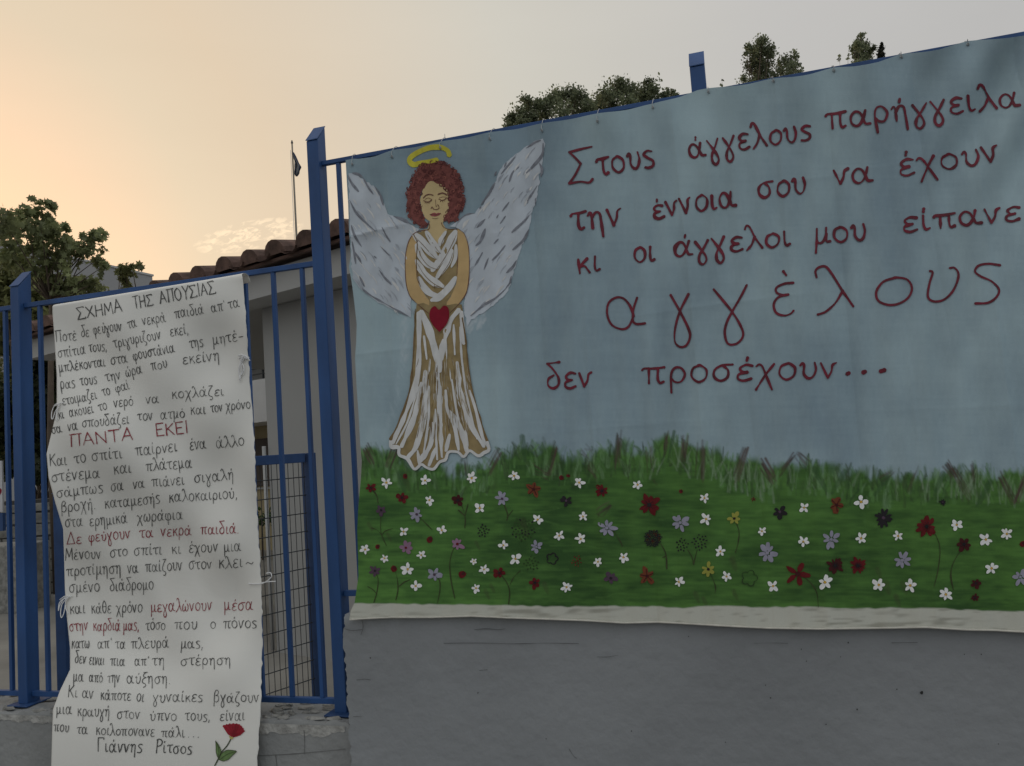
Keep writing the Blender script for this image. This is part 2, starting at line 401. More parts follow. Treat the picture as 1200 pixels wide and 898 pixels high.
for k_, X_ in enumerate(Xc):
    hgt = .010+.022*vnoise(np.array([X_*16]), np.array([1.0]), 81)[0]+.012*vnoise(np.array([X_*70]), np.array([1.0]), 82)[0]
    Vc += [(X_, -.1150, ZW0-.004), (X_, -.1145, ZW0-.004-hgt)]
ce.add(Vc, [(2*i, 2*i+1, 2*i+3, 2*i+2) for i in range(len(Xc)-1)])
ce.build('chipped_edge', mat('pale_chipped_cement', (.36, .355, .34), rough=.95, var=.25, scale=30, bump=.8, bscale=60), lw)
jt = MB(); wline(jt, flatL, [(300, 886), (340, 884), (375, 881), (404, 878)], .9); wline(jt, flatL, [(356, 852), (357, 870), (356.5, 884)], .9)
wline(jt, flatL, [(323, 886), (324.5, 898), (325, 915)], .8)
jt.build('block_joint', JOINT, lw)
ZW1 = 1.064
rw = rough_box(520, 120, -1.392, 5.0, -.137, .12, -.02, ZW1, left_rag=.010, top_rag=.012, seed=33, face=.0022).build('tall_wall', WALL_R, smooth=True)
tag(rw, 'taller grey rendered wall with hairline cracks under the painted banner', 'wall')
flatR = lambda X, Z: np.full_like(X, -.1395)
ck = MB()
CRK = mat('crack_line', (.13, .135, .14), rough=1, var=.2)
for pts, w in (([(520, 754), (560, 753.6), (600, 754.6), (640, 753.8), (678, 754.4)], .55), ([(884, 754), (905, 753.6), (923, 754)], .5), ([(1045, 753.5), (1075, 753)], .5),
               ([(424, 726), (425.5, 735), (423, 744)], .7), ([(404, 737), (412, 739), (424, 738)], .6), ([(556, 738), (570, 737), (584, 738), (592, 737)], .7),
               ([(562, 786), (571, 785)], .7), ([(418, 797), (427, 796), (434, 797)], .6), ([(700, 706+64), (712, 770), (724, 768)], .6),
               ([(667, 878), (672, 886), (676, 889)], .6), ([(414, 840), (424, 840)], .6)):
    wline(ck, flatR, pts, w, .0016)
ck.build('crack', CRK, rw)
pit = MB()
for px, py, r_ in ((1080, 812, 2.4), (1004.5, 831.5, 1.1), (1051, 808, .9), (434, 771, .8), (807, 746, .7), (1150, 767, .8), (939, 761, .8), (994, 753, 1), (985, 770, .7), (945, 775, .7),
                   (850, 870, .7), (968, 849, .8), (1170, 872, .7), (897, 803, .7), (560, 812, .8), (740, 857, .8), (640, 866, .7), (903, 818, .8), (1130, 767, .7)):
    a = np.linspace(0, 6.283, 9)[:-1]; rr = r_*(.7+.6*rng.random(8))
    P = surf(flatR, px+rr*np.cos(a)*.8, py+rr*np.sin(a), .0016); pit.add(P, [tuple(range(8))])
pit.build('pit_hole', mat('pit_dark', (.03, .03, .03), rough=1, var=.1), rw)

# ------------------------------------------------------------------ fence
H = 1.6
ZR0, ZR1 = .7333, 1.1141
def fence(name, label, posts, panels, zr, zwall, tall=()):
    root = empty(name, ((posts[0]+posts[-1])/2, 0, zwall)); tag(root, label, 'fence')
    for x in posts:
        a, b = .0477/2, .0617/2; zt = ZR1+H if x in tall else zr+H
        p = MB(); p.prism([(x-a,-b,zwall+.006),(x+a,-b,zwall+.006),(x+a,b,zwall+.006),(x-a,b,zwall+.006)],
                          [(x-a,-b,zt+.080),(x+a,-b,zt+.080),(x+a,b,zt+.150),(x-a,b,zt+.150)])
        po = p.build('post', BLUE, root, bevel=.003)
        c = MB(); s_ = .0035
        c.prism([(x-a-.001,-b-.003,zt+.0815),(x+a+.001,-b-.003,zt+.0815),(x+a+.001,b+.001,zt+.1525),(x-a-.001,b+.001,zt+.1525)],
                [(x-a-.001,-b-.003,zt+.0845),(x+a+.001,-b-.003,zt+.0845),(x+a+.001,b+.001,zt+.1555),(x-a-.001,b+.001,zt+.1555)])
        c.build('post_cap', BLUE, po)
        bp = MB(); bp.box((x-.05,-.06,zwall+.001), (x+.055,.06,zwall+.0075)); bp.build('base_plate', BLUE_D, po, bevel=.002)
    for xa, xb, bars in panels:
        for nm, z in (('top_rail', zr+H), ('bottom_rail', zr)):
            hz = (-.012, .004) if (nm == 'top_rail' and zr > 1) else (-.010, .010)
            r_ = MB(); r_.box((xa+.024,-.010,z+hz[0]), (xb-.024,.010,z+hz[1])); r_.build(nm, BLUE, root, bevel=.0015)
        for x in bars:
            q = MB(); w_ = .0078; q.box((x-w_,-w_,zr+.0105), (x+w_,w_,zr+H-(.0125 if zr > 1 else .0105))); q.build('bar', BLUE, root, bevel=.0015)
    return root
barsA = [X1-.0855-.1247*k for k in range(11)]
barsM = [X0-.0855-.1247*k for k in range(11)]
fence('metal_fence', 'lower section of blue metal bar fence behind the white handwritten poem sheet', [X0, X1, XM], [(X0, X1, barsA), (XM, X0, barsM)], ZR0, ZW0+.004, tall=(X1,))
barsR = [X1+.0895+.1247*k for k in range(11)]
fence('metal_fence', 'higher section of blue metal bar fence behind the painted angel banner', [X2, X3, X4], [(X1, X2, barsR), (X2, X3, [b+X2-X1 for b in barsR]), (X3, X4, [b+X3-X1 for b in barsR])], ZR1, ZW1+.006)

# ------------------------------------------------------------------ banner: cloth with its broad brushwork
TOPX = [405,420,440,460,488,516,545,574,606,638,668,700,735,765,793,817,830,850,880,906,930,950,977,1000,1030,1056,1080,1100,1134,1165,1200,1300,1500]
TOPY = [186.5,186,182,176,171,166,160.5,155,150,144,138.5,133,127.5,121.5,113.5,105.5,103.5,101,97,92,89.2,85.8,79.2,77.2,71.6,63.6,60.4,57,48.2,44.8,41.5,23,-14]
BOTX = [410,414,425,458,505,554,595,640,684,732,770,800,850,900,960,1033,1085,1133,1165,1200,1300,1500]
BOTY = [727,727,726,724.5,724.5,723,725,726.5,728,731,730,731.5,734.5,737,738,737,736,739,739.5,741.5,744,748]
LY = [188,215,240,270,300,313,330,345,380,400,420,455,490,520,540,561,580,600,622,650,676,690,706,716,728]
LX = [405,406.5,408,409,411,409,412,414,418,417.5,416,418,420.5,422,424,423,421,419.5,418.5,419.5,420,418,415.6,411,409]
GRX = [415,480,590,660,740,800,840,880,940,1000,1080,1130,1200,1300,1500]
GRY = [707,708,709,711,710,712,709.5,711.5,711,713,712,714.5,716,719,724]
TOPG_X = [415,430,450,470,500,540,575,600,640,665,690,720,750,780,800,830,860,900,950,1000,1050,1100,1150,1200,1300,1500]
TOPG_Y = [524,519,524,532,540,545,536,521,517,531,529,514,522,510,512,524,533,545,536,548,553,548,546,551,548,550]

CX0, CY0, CX1, CY1, CS = 395, -30, 1510, 765, 2
cw, ch = (CX1-CX0)*CS, (CY1-CY0)*CS
gx, gy = np.meshgrid(CX0+(np.arange(cw)+.5)/CS, CY0+(np.arange(ch)+.5)/CS)
def B_(c): return alb(*c)
canvas = np.empty((ch, cw, 3))
v1 = vnoise(gx/70, gy/160, 41); v2 = vnoise(gx/19, gy/34, 42); v3 = vnoise(gx/150+7, gy/120, 43); v4 = vnoise(gx/3.2, gy/9, 44); v5 = vnoise(gx/30, gy/3.0, 45)
mixf = np.clip(.5+.75*(v1-.5)+.35*(v2-.5)+.7*(v3-.5)+.14*(v4-.5)+.12*(v5-.5), 0, 1)[..., None]
canvas[:] = B_((85, 98, 106))*(1-mixf)+B_((106, 120, 125))*mixf
band = (vnoise(gx/26+.01*gy, gx*0+3, 47)-.5)[..., None]*.12
canvas *= 1+band
del v1, v2, v3
def dab(pts, width, col, alpha=1., soft=.35, dry=0., seed=0):
    """brush dab into the paint layer; dry > 0 lets bristle streaks show"""
    C = catmull(pts, 3.0); w = width/2
    x0 = max(0, int((C[:, 0].min()-w-2-CX0)*CS)); x1 = min(cw, int((C[:, 0].max()+w+2-CX0)*CS)+1)
    y0 = max(0, int((C[:, 1].min()-w-2-CY0)*CS)); y1 = min(ch, int((C[:, 1].max()+w+2-CY0)*CS)+1)
    if x1 <= x0 or y1 <= y0: return
    X = gx[y0:y1, x0:x1]; Y = gy[y0:y1, x0:x1]
    best = np.full(X.shape, 1e9); par = np.zeros(X.shape); sgn = np.zeros(X.shape)
    n = len(C)-1
    for i in range(n):
        a = C[i]; b = C[i+1]; d = b-a; l2 = d@d+1e-9
        t = np.clip(((X-a[0])*d[0]+(Y-a[1])*d[1])/l2, 0, 1)
        ex = X-a[0]-t*d[0]; ey = Y-a[1]-t*d[1]; ds = np.hypot(ex, ey)
        q = ds < best; best = np.where(q, ds, best); par = np.where(q, (i+t)/n, par); sgn = np.where(q, np.sign(d[0]*ey-d[1]*ex)*ds, sgn)
    prof = w*(1-.45*par**3)
    A = alpha*(1-smooth(best, prof*(1-soft), prof+.3))
    if dry:
        A = A*(1-dry*smooth(vnoise(sgn*1.6+50+seed*7.3, par*3+seed, 60)+.25*par, .35, .75))
    canvas[y0:y1, x0:x1] = canvas[y0:y1, x0:x1]*(1-A[..., None])+np.asarray(col)*A[..., None]
# meadow: broad field, then upright brush strokes along its top
tg = np.interp(gx[0], TOPG_X, TOPG_Y)[None]
g1 = vnoise(gx/46, gy/9, 51); g2 = vnoise(gx/13, gy/4, 52); g3 = vnoise(gx/110, gy/60, 53); g4 = vnoise(gx/22, gy/22, 54)
g5 = vnoise(gx/26+gy/40, gy/1.5, 57); g6 = vnoise(gx/9, gy/2.2, 58)
gm = np.clip(.5+.5*(g1-.5)+.35*(g2-.5)+.8*(g3-.5)+.3*(g4-.5)+.32*(g5-.5)+.35*(g6-.5), 0, 1)[..., None]; del g5, g6
field = B_((32, 53, 26))*(1-gm)+B_((54, 82, 38))*gm
left = (1-smooth(gx, 420, 760))[..., None]
field = field*(1+.22*left)
A = smooth(gy+9*(vnoise(gx/4, gx*0, 55)-.5)+20*(vnoise(gx/15, gy/14, 56)-.5), tg-2, tg+14)[..., None]
canvas = canvas*(1-A)+field*A
R = random.Random(3)
gcols = [(40, 62, 32), (50, 76, 40), (60, 88, 48), (32, 48, 28), (72, 94, 66), (44, 66, 34), (34, 44, 28), (46, 62, 38)]
for i in range(1500):
    x = R.uniform(415, 1500); tgx = np.interp(x, TOPG_X, TOPG_Y)
    y0 = tgx+R.uniform(8, 44); ln = R.uniform(9, 24); y1 = max(y0-ln, tgx-R.uniform(-6, 6)); k = R.gauss(0, 4)
    c = B_(R.choice(gcols))*(.85+.3*R.random())
    dab([(x, y0), (x+k*.3, (y0+y1)/2), (x+k, y1)], R.choice([R.uniform(1.4, 3), R.uniform(3, 8)]), c, R.uniform(.35, .85), .6, .55, i % 97)
for i in range(130):                                 # pale dry grass on the right
    x = R.choice([R.gauss(840, 35), R.uniform(760, 1210), R.gauss(1180, 40)]); tgx = np.interp(x, TOPG_X, TOPG_Y)
    y0 = tgx+R.uniform(20, 46); y1 = y0-R.uniform(12, 30); k = R.gauss(0, 5)
    dab([(x, y0), (x+k*.4, (y0+y1)/2), (x+k, y1)], R.uniform(1.6, 3.6), B_((82, 96, 78)), R.uniform(.35, .65), .5, .6, i)
for pts, w, a in (([(429, 522), (438, 540)], 6, .8), ([(465, 520), (455, 545)], 7, .9), ([(585, 527), (573, 552)], 6, .8), ([(545, 540), (547, 556)], 5, .5), ([(652, 525), (645, 552), (640, 556)], 6, .8),
                  ([(627, 546), (643, 556)], 3, .8), ([(726, 508), (722, 545)], 7, .65), ([(803, 514), (801, 535)], 8, .8), ([(780, 512), (779, 528)], 6, .85), ([(822, 523), (821, 560)], 8, .6), ([(873, 525), (862, 562)], 8, .75),
                  ([(893, 545), (905, 565)], 11, .95), ([(930, 535), (915, 555)], 6, .8), ([(935, 532), (945, 542)], 8, .55), ([(1033, 562), (1045, 553)], 7, .7), ([(1110, 545), (1120, 558)], 7, .8), ([(1118, 552), (1136, 582)], 5, .6),
                  ([(1139, 545), (1141, 565)], 5, .5), ([(1172, 560), (1188, 590)], 6, .75), ([(1199, 565), (1190, 590)], 8, .9), ([(690, 545), (700, 560)], 4, .5), ([(683, 527), (690, 535)], 7, .4), ([(760, 530), (762, 548)], 6, .6),
                  ([(1072, 552), (1064, 575)], 5, .4), ([(715, 592), (704, 602), (700, 604)], 6, .7)):
    for q_ in range(7):
        ox, oy = R.gauss(0, w*.32), R.gauss(0, 3); p_ = [(x+ox+R.gauss(0, .6), y+oy+R.gauss(0, 2)) for x, y in pts]
        dab(p_, w*R.uniform(.22, .5), B_(R.choice([(46, 36, 33), (40, 33, 30), (56, 46, 42)])), a*R.uniform(.6, 1.0), .7, .35, int(pts[0][0])+q_)
for pts, w in (([(955, 550), (968, 575)], 9), ([(990, 553), (975, 578)], 8), ([(470, 555), (474, 575)], 12), ([(1105, 555), (1095, 580)], 8), ([(1160, 565), (1145, 592)], 8), ([(1040, 560), (1025, 580)], 8), ([(612, 512), (615, 540)], 8), ([(790, 506), (785, 530)], 5)):
    dab(pts, w, B_((34, 54, 32)), .75, .5, .3, int(w))
for i in range(240):                                 # sideways strokes and dark smudges in the field
    x = R.uniform(420, 1480); y = R.uniform(575, 708); ln = R.uniform(12, 60)
    dab([(x, y), (x+ln/2, y+R.gauss(0, 1.5)), (x+ln, y+R.gauss(0, 2))], R.uniform(2, 7), B_(R.choice([(34, 56, 28), (52, 80, 38), (44, 68, 34), (60, 88, 44)]))*(1.0+.15*(x < 650)), R.uniform(.15, .45), .6, .6, i)
for x, y, w in ((571, 697, 7), (577, 690, 6), (817, 701, 8), (826, 706, 7), (860, 662, 10), (862, 698, 7), (477, 568, 10), (615, 620, 12), (560, 640, 6), (1040, 690, 10), (1052, 705, 9), (640, 690, 8), (1030, 672, 7), (434, 618, 6), (456, 630, 6), (768, 566, 4), (1060, 690, 9)):
    dab([(x-2, y-w*.7), (x+2, y+w*.6)], w, B_((42, 46, 30)), .55, .7, .4, int(x))
# bare hem below the painted field
hb = np.interp(gx[0], GRX, GRY)[None]
hm = smooth(gy+1.6*(vnoise(gx/9, gx*0+2, 71)-.5), hb-.6, hb+1.2)[..., None]
hv = vnoise(gx/14+gy/11, gy/2.6, 72)*.6+vnoise(gx/50, gy/6, 73)*.4
smg = smooth(hv, .52, .9)[..., None]
hemc = B_((128, 128, 121))*(1-.6*smg)+B_((84, 82, 74))*.6*smg
canvas = canvas*(1-hm)+hemc*hm
dab([(418, 530), (421, 560), (418, 600)], 3, B_((106, 122, 124)), .5, .6, .5, 3)
# soft white brushing behind the figure: wing down, glow beside the dress
Z1 = lambda pts: [(400+x/4.728, 150+y/4.728) for x, y in pts]
Z2 = lambda pts: [(430+x/3.74, 330+y/3.74) for x, y in pts]
WHT = B_((122, 128, 132))
for i in range(150):
    s_ = R.random(); sd_ = R.choice([-1, 1])
    y = 372+s_*150; cx = 507; hw = 24+np.interp(y, [372, 430, 480, 525], [2, 6, 16, 32])
    x = cx+sd_*(hw+R.uniform(0, 7)); ln = R.uniform(5, 11)
    dab([(x, y), (x-sd_*-2, y-ln*.5), (x+sd_*R.uniform(1, 4), y-ln)], R.uniform(2, 5), B_((110, 122, 128)), R.uniform(.12, .4)*(1-.6*s_), .7, .4, i)
for i in range(60):
    x = R.uniform(544, 568); y = R.uniform(362, 392)-(x-544)*.3
    dab([(x, y), (x+R.uniform(1, 4), y-R.uniform(4, 9))], R.uniform(2, 5), WHT, R.uniform(.2, .5), .6, .4, i)
for i in range(25):
    x = R.uniform(470, 480); y = R.uniform(368, 420)
    dab([(x, y), (x-R.uniform(1, 4), y+R.uniform(4, 9))], R.uniform(2, 5), WHT, R.uniform(.15, .4), .6, .4, i)

nu, nv = 1010, 545
ss = np.concatenate([np.linspace(0, 1, 800)*795, 795+np.linspace(0, 1, nu-800+1)[1:]*300])/1095
tt = np.linspace(0, 1, nv)
SS, TT = np.meshgrid(ss, tt, indexing='ij')
PXr = 405+SS*1095
HKX = [395,413,459.5,516,574,635,700,765,830,906,977,1056,1134,1215,1300,1400,1510]
hfr = np.interp(PXr, HKX, np.arange(len(HKX)))
yt = np.interp(PXr, TOPX, TOPY)+1.3*np.sin(math.pi*(hfr % 1))**2; yb = np.interp(PXr, BOTX, BOTY)
PY = yt+(yb-yt)*TT
lx = np.interp(PY, LY, LX)
PX = PXr+(lx-405)*np.exp(-(PXr-405)/45)
PYf = PY.ravel(); PXf = PX.ravel()
V = surf(banner_depth, PXf, PYf)
ci = np.clip((PXf-CX0)*CS-.5, 0, cw-2); cj = np.clip((PYf-CY0)*CS-.5, 0, ch-2)
i0 = ci.astype(int); j0 = cj.astype(int); fi = (ci-i0)[:, None]; fj = (cj-j0)[:, None]
colr = (canvas[j0, i0]*(1-fi)+canvas[j0, i0+1]*fi)*(1-fj)+(canvas[j0+1, i0]*(1-fi)+canvas[j0+1, i0+1]*fi)*fj
del canvas, gx, gy, g1, g2, g3, g4, gm, field, A, hm, hv, smg, hemc, v4, v5, mixf, band
me = bpy.data.meshes.new('cloth_banner')
nV = len(V); idx = np.arange(nV).reshape(nu, nv)
q = np.stack([idx[:-1, :-1], idx[:-1, 1:], idx[1:, 1:], idx[1:, :-1]], -1).reshape(-1, 4)
BLOC = np.array([0.0, -.1, 1.06])
me.vertices.add(nV); me.vertices.foreach_set('co', (V-BLOC).astype(np.float32).ravel())
me.loops.add(q.size); me.loops.foreach_set('vertex_index', q.astype(np.int32).ravel())
me.polygons.add(len(q)); me.polygons.foreach_set('loop_start', np.arange(0, q.size, 4, dtype=np.int32)); me.polygons.foreach_set('loop_total', np.full(len(q), 4, dtype=np.int32))
me.update(calc_edges=True); me.validate()
me.polygons.foreach_set('use_smooth', np.ones(len(q), dtype=bool))
ca = me.color_attributes.new('paint', 'FLOAT_COLOR', 'POINT')
ca.data.foreach_set('color', np.hstack([colr, np.ones((nV, 1))]).astype(np.float32).ravel())
CLOTH = mat('painted_cloth', (1, 1, 1), rough=.85, var=.035, scale=180, bump=.08, bscale=260, vcol='paint', spec=.2)
me.materials.append(CLOTH)
banner = bpy.data.objects.new('cloth_banner', me); COL.objects.link(banner); banner.location = tuple(BLOC)
tag(banner, 'large blue cloth banner painted with an angel, red Greek verse and flower meadow', 'banner')
# turned hem along the lower edge
hb_ = MB(); xs_ = np.arange(411, 1500, 4.0); yb_ = np.interp(xs_, BOTX, BOTY)
PT = surf(banner_depth, xs_, yb_-.8, .0035); hb_.tube(list(PT), .0028, 6)
hb_.build('rolled_edge', mat('raw_cloth', alb(124, 122, 116), rough=.9, var=.12, scale=30), banner, smooth=True)

# ------------------------------------------------------------------ handwriting: one stroke alphabet
G = {
'α': (.95, [[(.72,1.0),(.62,.55),(.46,.12),(.26,0),(.07,.22),(.05,.66),(.25,.97),(.46,.86),(.60,.45),(.70,.1),(.92,.06)]]),
'β': (.78, [[(.10,-.55),(.10,.6),(.14,1.3),(.36,1.62),(.60,1.4),(.52,1.02),(.28,.9)],[(.28,.9),(.62,.76),(.66,.28),(.40,0),(.14,.14)]]),
'γ': (.72, [[(.02,1.0),(.22,.55),(.46,-.05),(.50,-.45),(.32,-.72),(.15,-.5),(.18,-.02),(.44,.55),(.64,1.04)]]),
'δ': (.80, [[(.10,1.70),(.74,1.75)],[(.10,1.70),(.36,1.34),(.66,.72),(.64,.22),(.38,0),(.12,.2),(.13,.64),(.42,.88)]]),
'ε': (.68, [[(.62,.92),(.36,1.0),(.13,.80),(.22,.57),(.44,.52)],[(.44,.52),(.11,.40),(.09,.12),(.32,-.02),(.62,.1)]]),
'ζ': (.66, [[(.12,1.62),(.60,1.66)],[(.60,1.66),(.26,1.1),(.08,.5),(.18,.1),(.48,-.04),(.58,-.3),(.40,-.55),(.24,-.48)]]),
'η': (.76, [[(0,.84),(.10,1.0),(.17,.82),(.17,.02)],[(.17,.6),(.36,.98),(.56,.9),(.60,.3),(.61,-.6)]]),
'θ': (.72, [[(.36,1.62),(.10,1.15),(.08,.4),(.35,0),(.63,.4),(.62,1.15),(.36,1.62)],[(.10,.82),(.61,.84)]]),
'ι': (.40, [[(.12,1.0),(.10,.32),(.18,.03),(.35,.1)]]),
'κ': (.66, [[(.10,1.0),(.11,0)],[(.56,1.0),(.14,.5)],[(.14,.5),(.38,.5),(.52,.22),(.62,0)]]),
'λ': (.80, [[(.02,1.42),(.12,1.66),(.27,1.52),(.50,.72),(.80,.02)],[(.47,.84),(.28,.3),(.02,-.06)]]),
'μ': (.84, [[(.12,1.0),(.12,.2),(.10,-.62)],[(.12,.42),(.20,.05),(.40,.05),(.55,.4),(.58,1.0)],[(.58,.6),(.62,.1),(.80,.06)]]),
'ν': (.68, [[(0,1.0),(.26,.02)],[(.26,.02),(.42,.42),(.48,.85),(.64,1.0)]]),
'ξ': (.66, [[(.12,1.62),(.60,1.66)],[(.42,1.64),(.13,1.32),(.20,1.0),(.50,.92)],[(.50,.92),(.11,.66),(.10,.2),(.48,-.02),(.55,-.3),(.30,-.5)]]),
'ο': (.76, [[(.40,.99),(.12,.80),(.07,.32),(.34,0),(.64,.22),(.68,.70),(.44,.98),(.34,.97)]]),
'π': (.94, [[(0,.86),(.10,.97),(.50,.96),(.92,1.02)],[(.28,.96),(.26,.02)],[(.66,.97),(.63,.32),(.70,.03),(.86,.1)]]),
'ρ': (.74, [[(.10,-.62),(.10,.5),(.25,.95),(.50,.95),(.66,.54),(.50,.08),(.26,.06),(.12,.28)]]),
'σ': (.84, [[(.86,1.02),(.40,.98),(.10,.68),(.10,.24),(.35,0),(.62,.2),(.65,.64),(.46,.95)]]),
'ς': (.62, [[(.60,.92),(.34,1.0),(.12,.80),(.30,.56),(.54,.34),(.50,.05),(.26,-.05),(.06,0)]]),
'τ': (.68, [[(0,.84),(.10,.96),(.40,.96),(.70,1.02)],[(.36,.97),(.33,.3),(.42,.03),(.58,.1)]]),
'υ': (.76, [[(.04,.84),(.14,.98),(.20,.8),(.18,.3),(.35,0),(.55,.1),(.68,.55),(.63,1.0)]]),
'φ': (.88, [[(.20,.95),(.05,.6),(.15,.12),(.45,0),(.75,.2),(.78,.7),(.58,.95),(.42,.8),(.40,.2),(.40,-.62)]]),
'χ': (.78, [[(0,.88),(.12,1.0),(.26,.84),(.46,.2),(.70,-.55)],[(.72,1.0),(.40,.36),(.04,-.52)]]),
'ω': (.96, [[(.22,.97),(.06,.6),(.08,.14),(.25,0),(.42,.22),(.46,.6)],[(.46,.6),(.50,.12),(.68,0),(.86,.3),(.87,.7),(.75,.98)]]),
'Σ': (1.15, [[(1.0,1.62),(.98,1.75),(.10,1.70)],[(.10,1.70),(.55,.92)],[(.55,.92),(.05,.02)],[(.05,.02),(1.05,.04),(1.06,.2)]]),
'Χ': (1.0, [[(.05,1.7),(.95,0)],[(.92,1.7),(.05,0)]]),
'Η': (1.05, [[(.10,1.7),(.08,0)],[(.90,1.7),(.92,0)],[(.09,.88),(.91,.90)]]),
'Μ': (1.2, [[(.05,0),(.18,1.7)],[(.18,1.7),(.58,.45)],[(.58,.45),(1.0,1.7)],[(1.0,1.7),(1.1,0)]]),
'Α': (1.05, [[(.02,0),(.48,1.72)],[(.48,1.72),(.98,0)],[(.20,.60),(.80,.62)]]),
'Τ': (1.0, [[(.0,1.66),(.98,1.70)],[(.49,1.68),(.48,0)]]),
'Π': (1.1, [[(.0,1.66),(1.08,1.70)],[(.18,1.67),(.16,0)],[(.88,1.69),(.90,0)]]),
'Ο': (1.05, [[(.52,1.72),(.14,1.35),(.08,.55),(.48,0),(.92,.45),(.92,1.25),(.58,1.70),(.48,1.71)]]),
'Υ': (1.0, [[(.02,1.7),(.50,.85)],[(.98,1.7),(.50,.85)],[(.50,.85),(.48,0)]]),
'Ι': (.35, [[(.16,1.7),(.15,0)]]),
'Ε': (.9, [[(.82,1.68),(.10,1.66)],[(.10,1.66),(.10,.03)],[(.10,.03),(.84,.05)],[(.10,.88),(.66,.90)]]),
'Κ': (.95, [[(.10,1.7),(.10,0)],[(.82,1.7),(.12,.82)],[(.28,.98),(.90,0)]]),
'Ν': (1.1, [[(.08,0),(.10,1.7)],[(.10,1.7),(.92,.02)],[(.92,.02),(.95,1.7)]]),
'Δ': (1.05, [[(.02,0),(.50,1.72)],[(.50,1.72),(.98,.02)],[(.98,.02),(.02,0)]]),
'Γ': (.85, [[(.10,0),(.12,1.68)],[(.12,1.68),(.82,1.70),(.83,1.52)]]),
'Ρ': (.85, [[(.10,0),(.12,1.65)],[(.02,1.6),(.40,1.72),(.76,1.42),(.60,.98),(.14,.80)]]),
'.': (.35, [[(.12,.02),(.16,.05)]]), ',': (.35, [[(.18,.08),(.10,-.28)]]), "'": (.35, [[(.16,1.35),(.14,1.12)]]),
'-': (.7, [[(.05,.55),(.62,.58)]]), '~': (.9, [[(.03,.42),(.22,.62),(.45,.48),(.66,.36),(.85,.58)]]), ' ': (.5, []),
}
ACC = {'ά': 'α', 'έ': 'ε', 'ή': 'η', 'ί': 'ι', 'ό': 'ο', 'ύ': 'υ', 'ώ': 'ω', 'ΐ': 'ι'}
def write(mb, fn, text, x0, y0, x1, y1, xh, width, mi=0, off=.0016, jit=.05, step=1.0, slant=0.0):
    adv = [G[ACC.get(c, c)][0]+.13 for c in text]; tot = sum(adv)-.13
    d = np.array([x1-x0, y1-y0], float); ln = np.linalg.norm(d); d /= ln; up = np.array([d[1], -d[0]])
    up = up+d*(.03+slant); sx = ln/tot; x = 0; k = 0
    for c, a in zip(text, adv):
        st = [list(s) for s in G[ACC.get(c, c)][1]]
        if c in ACC:
            w_ = G[ACC[c]][0]*.52+(.0 if ACC[c] != 'ι' else -.06)
            st.append([(w_, 1.26), (w_+.04, 1.46)])
        j1 = 1+R.gauss(0, jit); jy = R.gauss(0, .03); sl = R.gauss(0, .03)
        for s in st:
            pts = [np.array([x0, y0])+d*(x+(p+sl*q)*(1+R.gauss(0, .01)))*sx+up*((q*j1+jy)*xh) for p, q in s]
            ribbon(mb, fn, pts, width, off+.00025*(k % 5), mi, step=step, rough=.2, dz=.0002)
            k += 1
        x += a
RED = mat('dark_red_paint', alb(64, 6, 21), rough=.6, var=.34, scale=32)
lines = [
 [('τους', 701,206,768,195,19), ('άγγελους', 808.5,185.5,951,163,17), ('παρήγγειλα', 969,151.5,1196,124,17)],
 [('την', 670,270,730,263,19), ('έννοια', 766,255.5,863,242,17), ('σου', 888.5,233,946,226,17), ('να', 978,217,1023.5,211,17.5), ('έχουν', 1054,207,1173,189,19)],
 [('κι', 677,320.5,704,317.5,18), ('οι', 743,308.5,768,306,16), ('άγγελοι', 790,302,927,287,16.5), ('μου', 954,286,1016.5,279.5,18.5), ('είπανε', 1058,272.5,1196,258,17)],
]
for ln in lines:
    if ln[0][0] == 'τους':
        b = MB()
        for s in ([(693.5,172),(680,175),(667,178.5)], [(667,178.5),(674,185),(680.5,192)], [(680.5,192),(674,205),(667,215)], [(667,215),(680,213),(690,214),(694.5,210)]):
            ribbon(b, banner_depth, s, 2.7, .0018+.0003*len(b.f) % .001, rough=.12)
        b.build('verse_word', RED, banner)
    for (t, a, y, c, d, h) in ln:
        b = MB(); write(b, banner_depth, t, a, y, c, d, h, 3.05, off=.0018); b.build('verse_word', RED, banner)
b = MB()
Fz = lambda pts: [(620+x/3.99, 270+y/3.99) for x, y in pts]
Gz = lambda pts: [(900+x/3.99, 240+y/3.99) for x, y in pts]
for s in (Fz([(505,315),(488,370),(485,420),(498,437),(520,438),(542,435)]), Fz([(490,400),(465,450),(430,462),(385,440),(365,390),(372,340),(405,315),(440,318),(470,350),(488,395)]),
          Fz([(662,303),(705,378),(745,460),(752,500),(735,538),(705,545),(682,520),(683,460),(705,380),(745,298)]),
          Fz([(863,276),(950,382),(995,460),(998,500),(970,530),(930,530),(915,480),(925,430),(950,380),(990,310),(1018,256)]),
          Gz([(72,312),(85,330)]), Gz([(118,365),(75,370),(40,388),(40,410),(65,422),(95,420)]), Gz([(92,421),(50,432),(27,465),(38,505),(75,518),(105,510),(120,495)]),
          Gz([(227,340),(222,310),(240,292),(270,290),(300,325),(350,405),(398,475)]), Gz([(350,402),(315,460),(270,500),(232,514)]),
          Gz([(600,340),(540,360),(507,405),(515,448),(560,468),(610,463),(655,435),(673,390),(650,350),(600,340),(585,344)]),
          Gz([(757,310),(770,318),(755,370),(748,430),(775,452),(820,445),(860,410),(885,360),(890,320),(872,295),(850,296)]),
          Gz([(1085,283),(1030,276),(985,285),(968,312),(995,335),(1045,358),(1080,395),(1070,430),(1030,458),(970,462)])):
    ribbon(b, banner_depth, s, 2.8, .0018+.0002*R.random(), rough=.12)
b.build('verse_word', RED, banner)
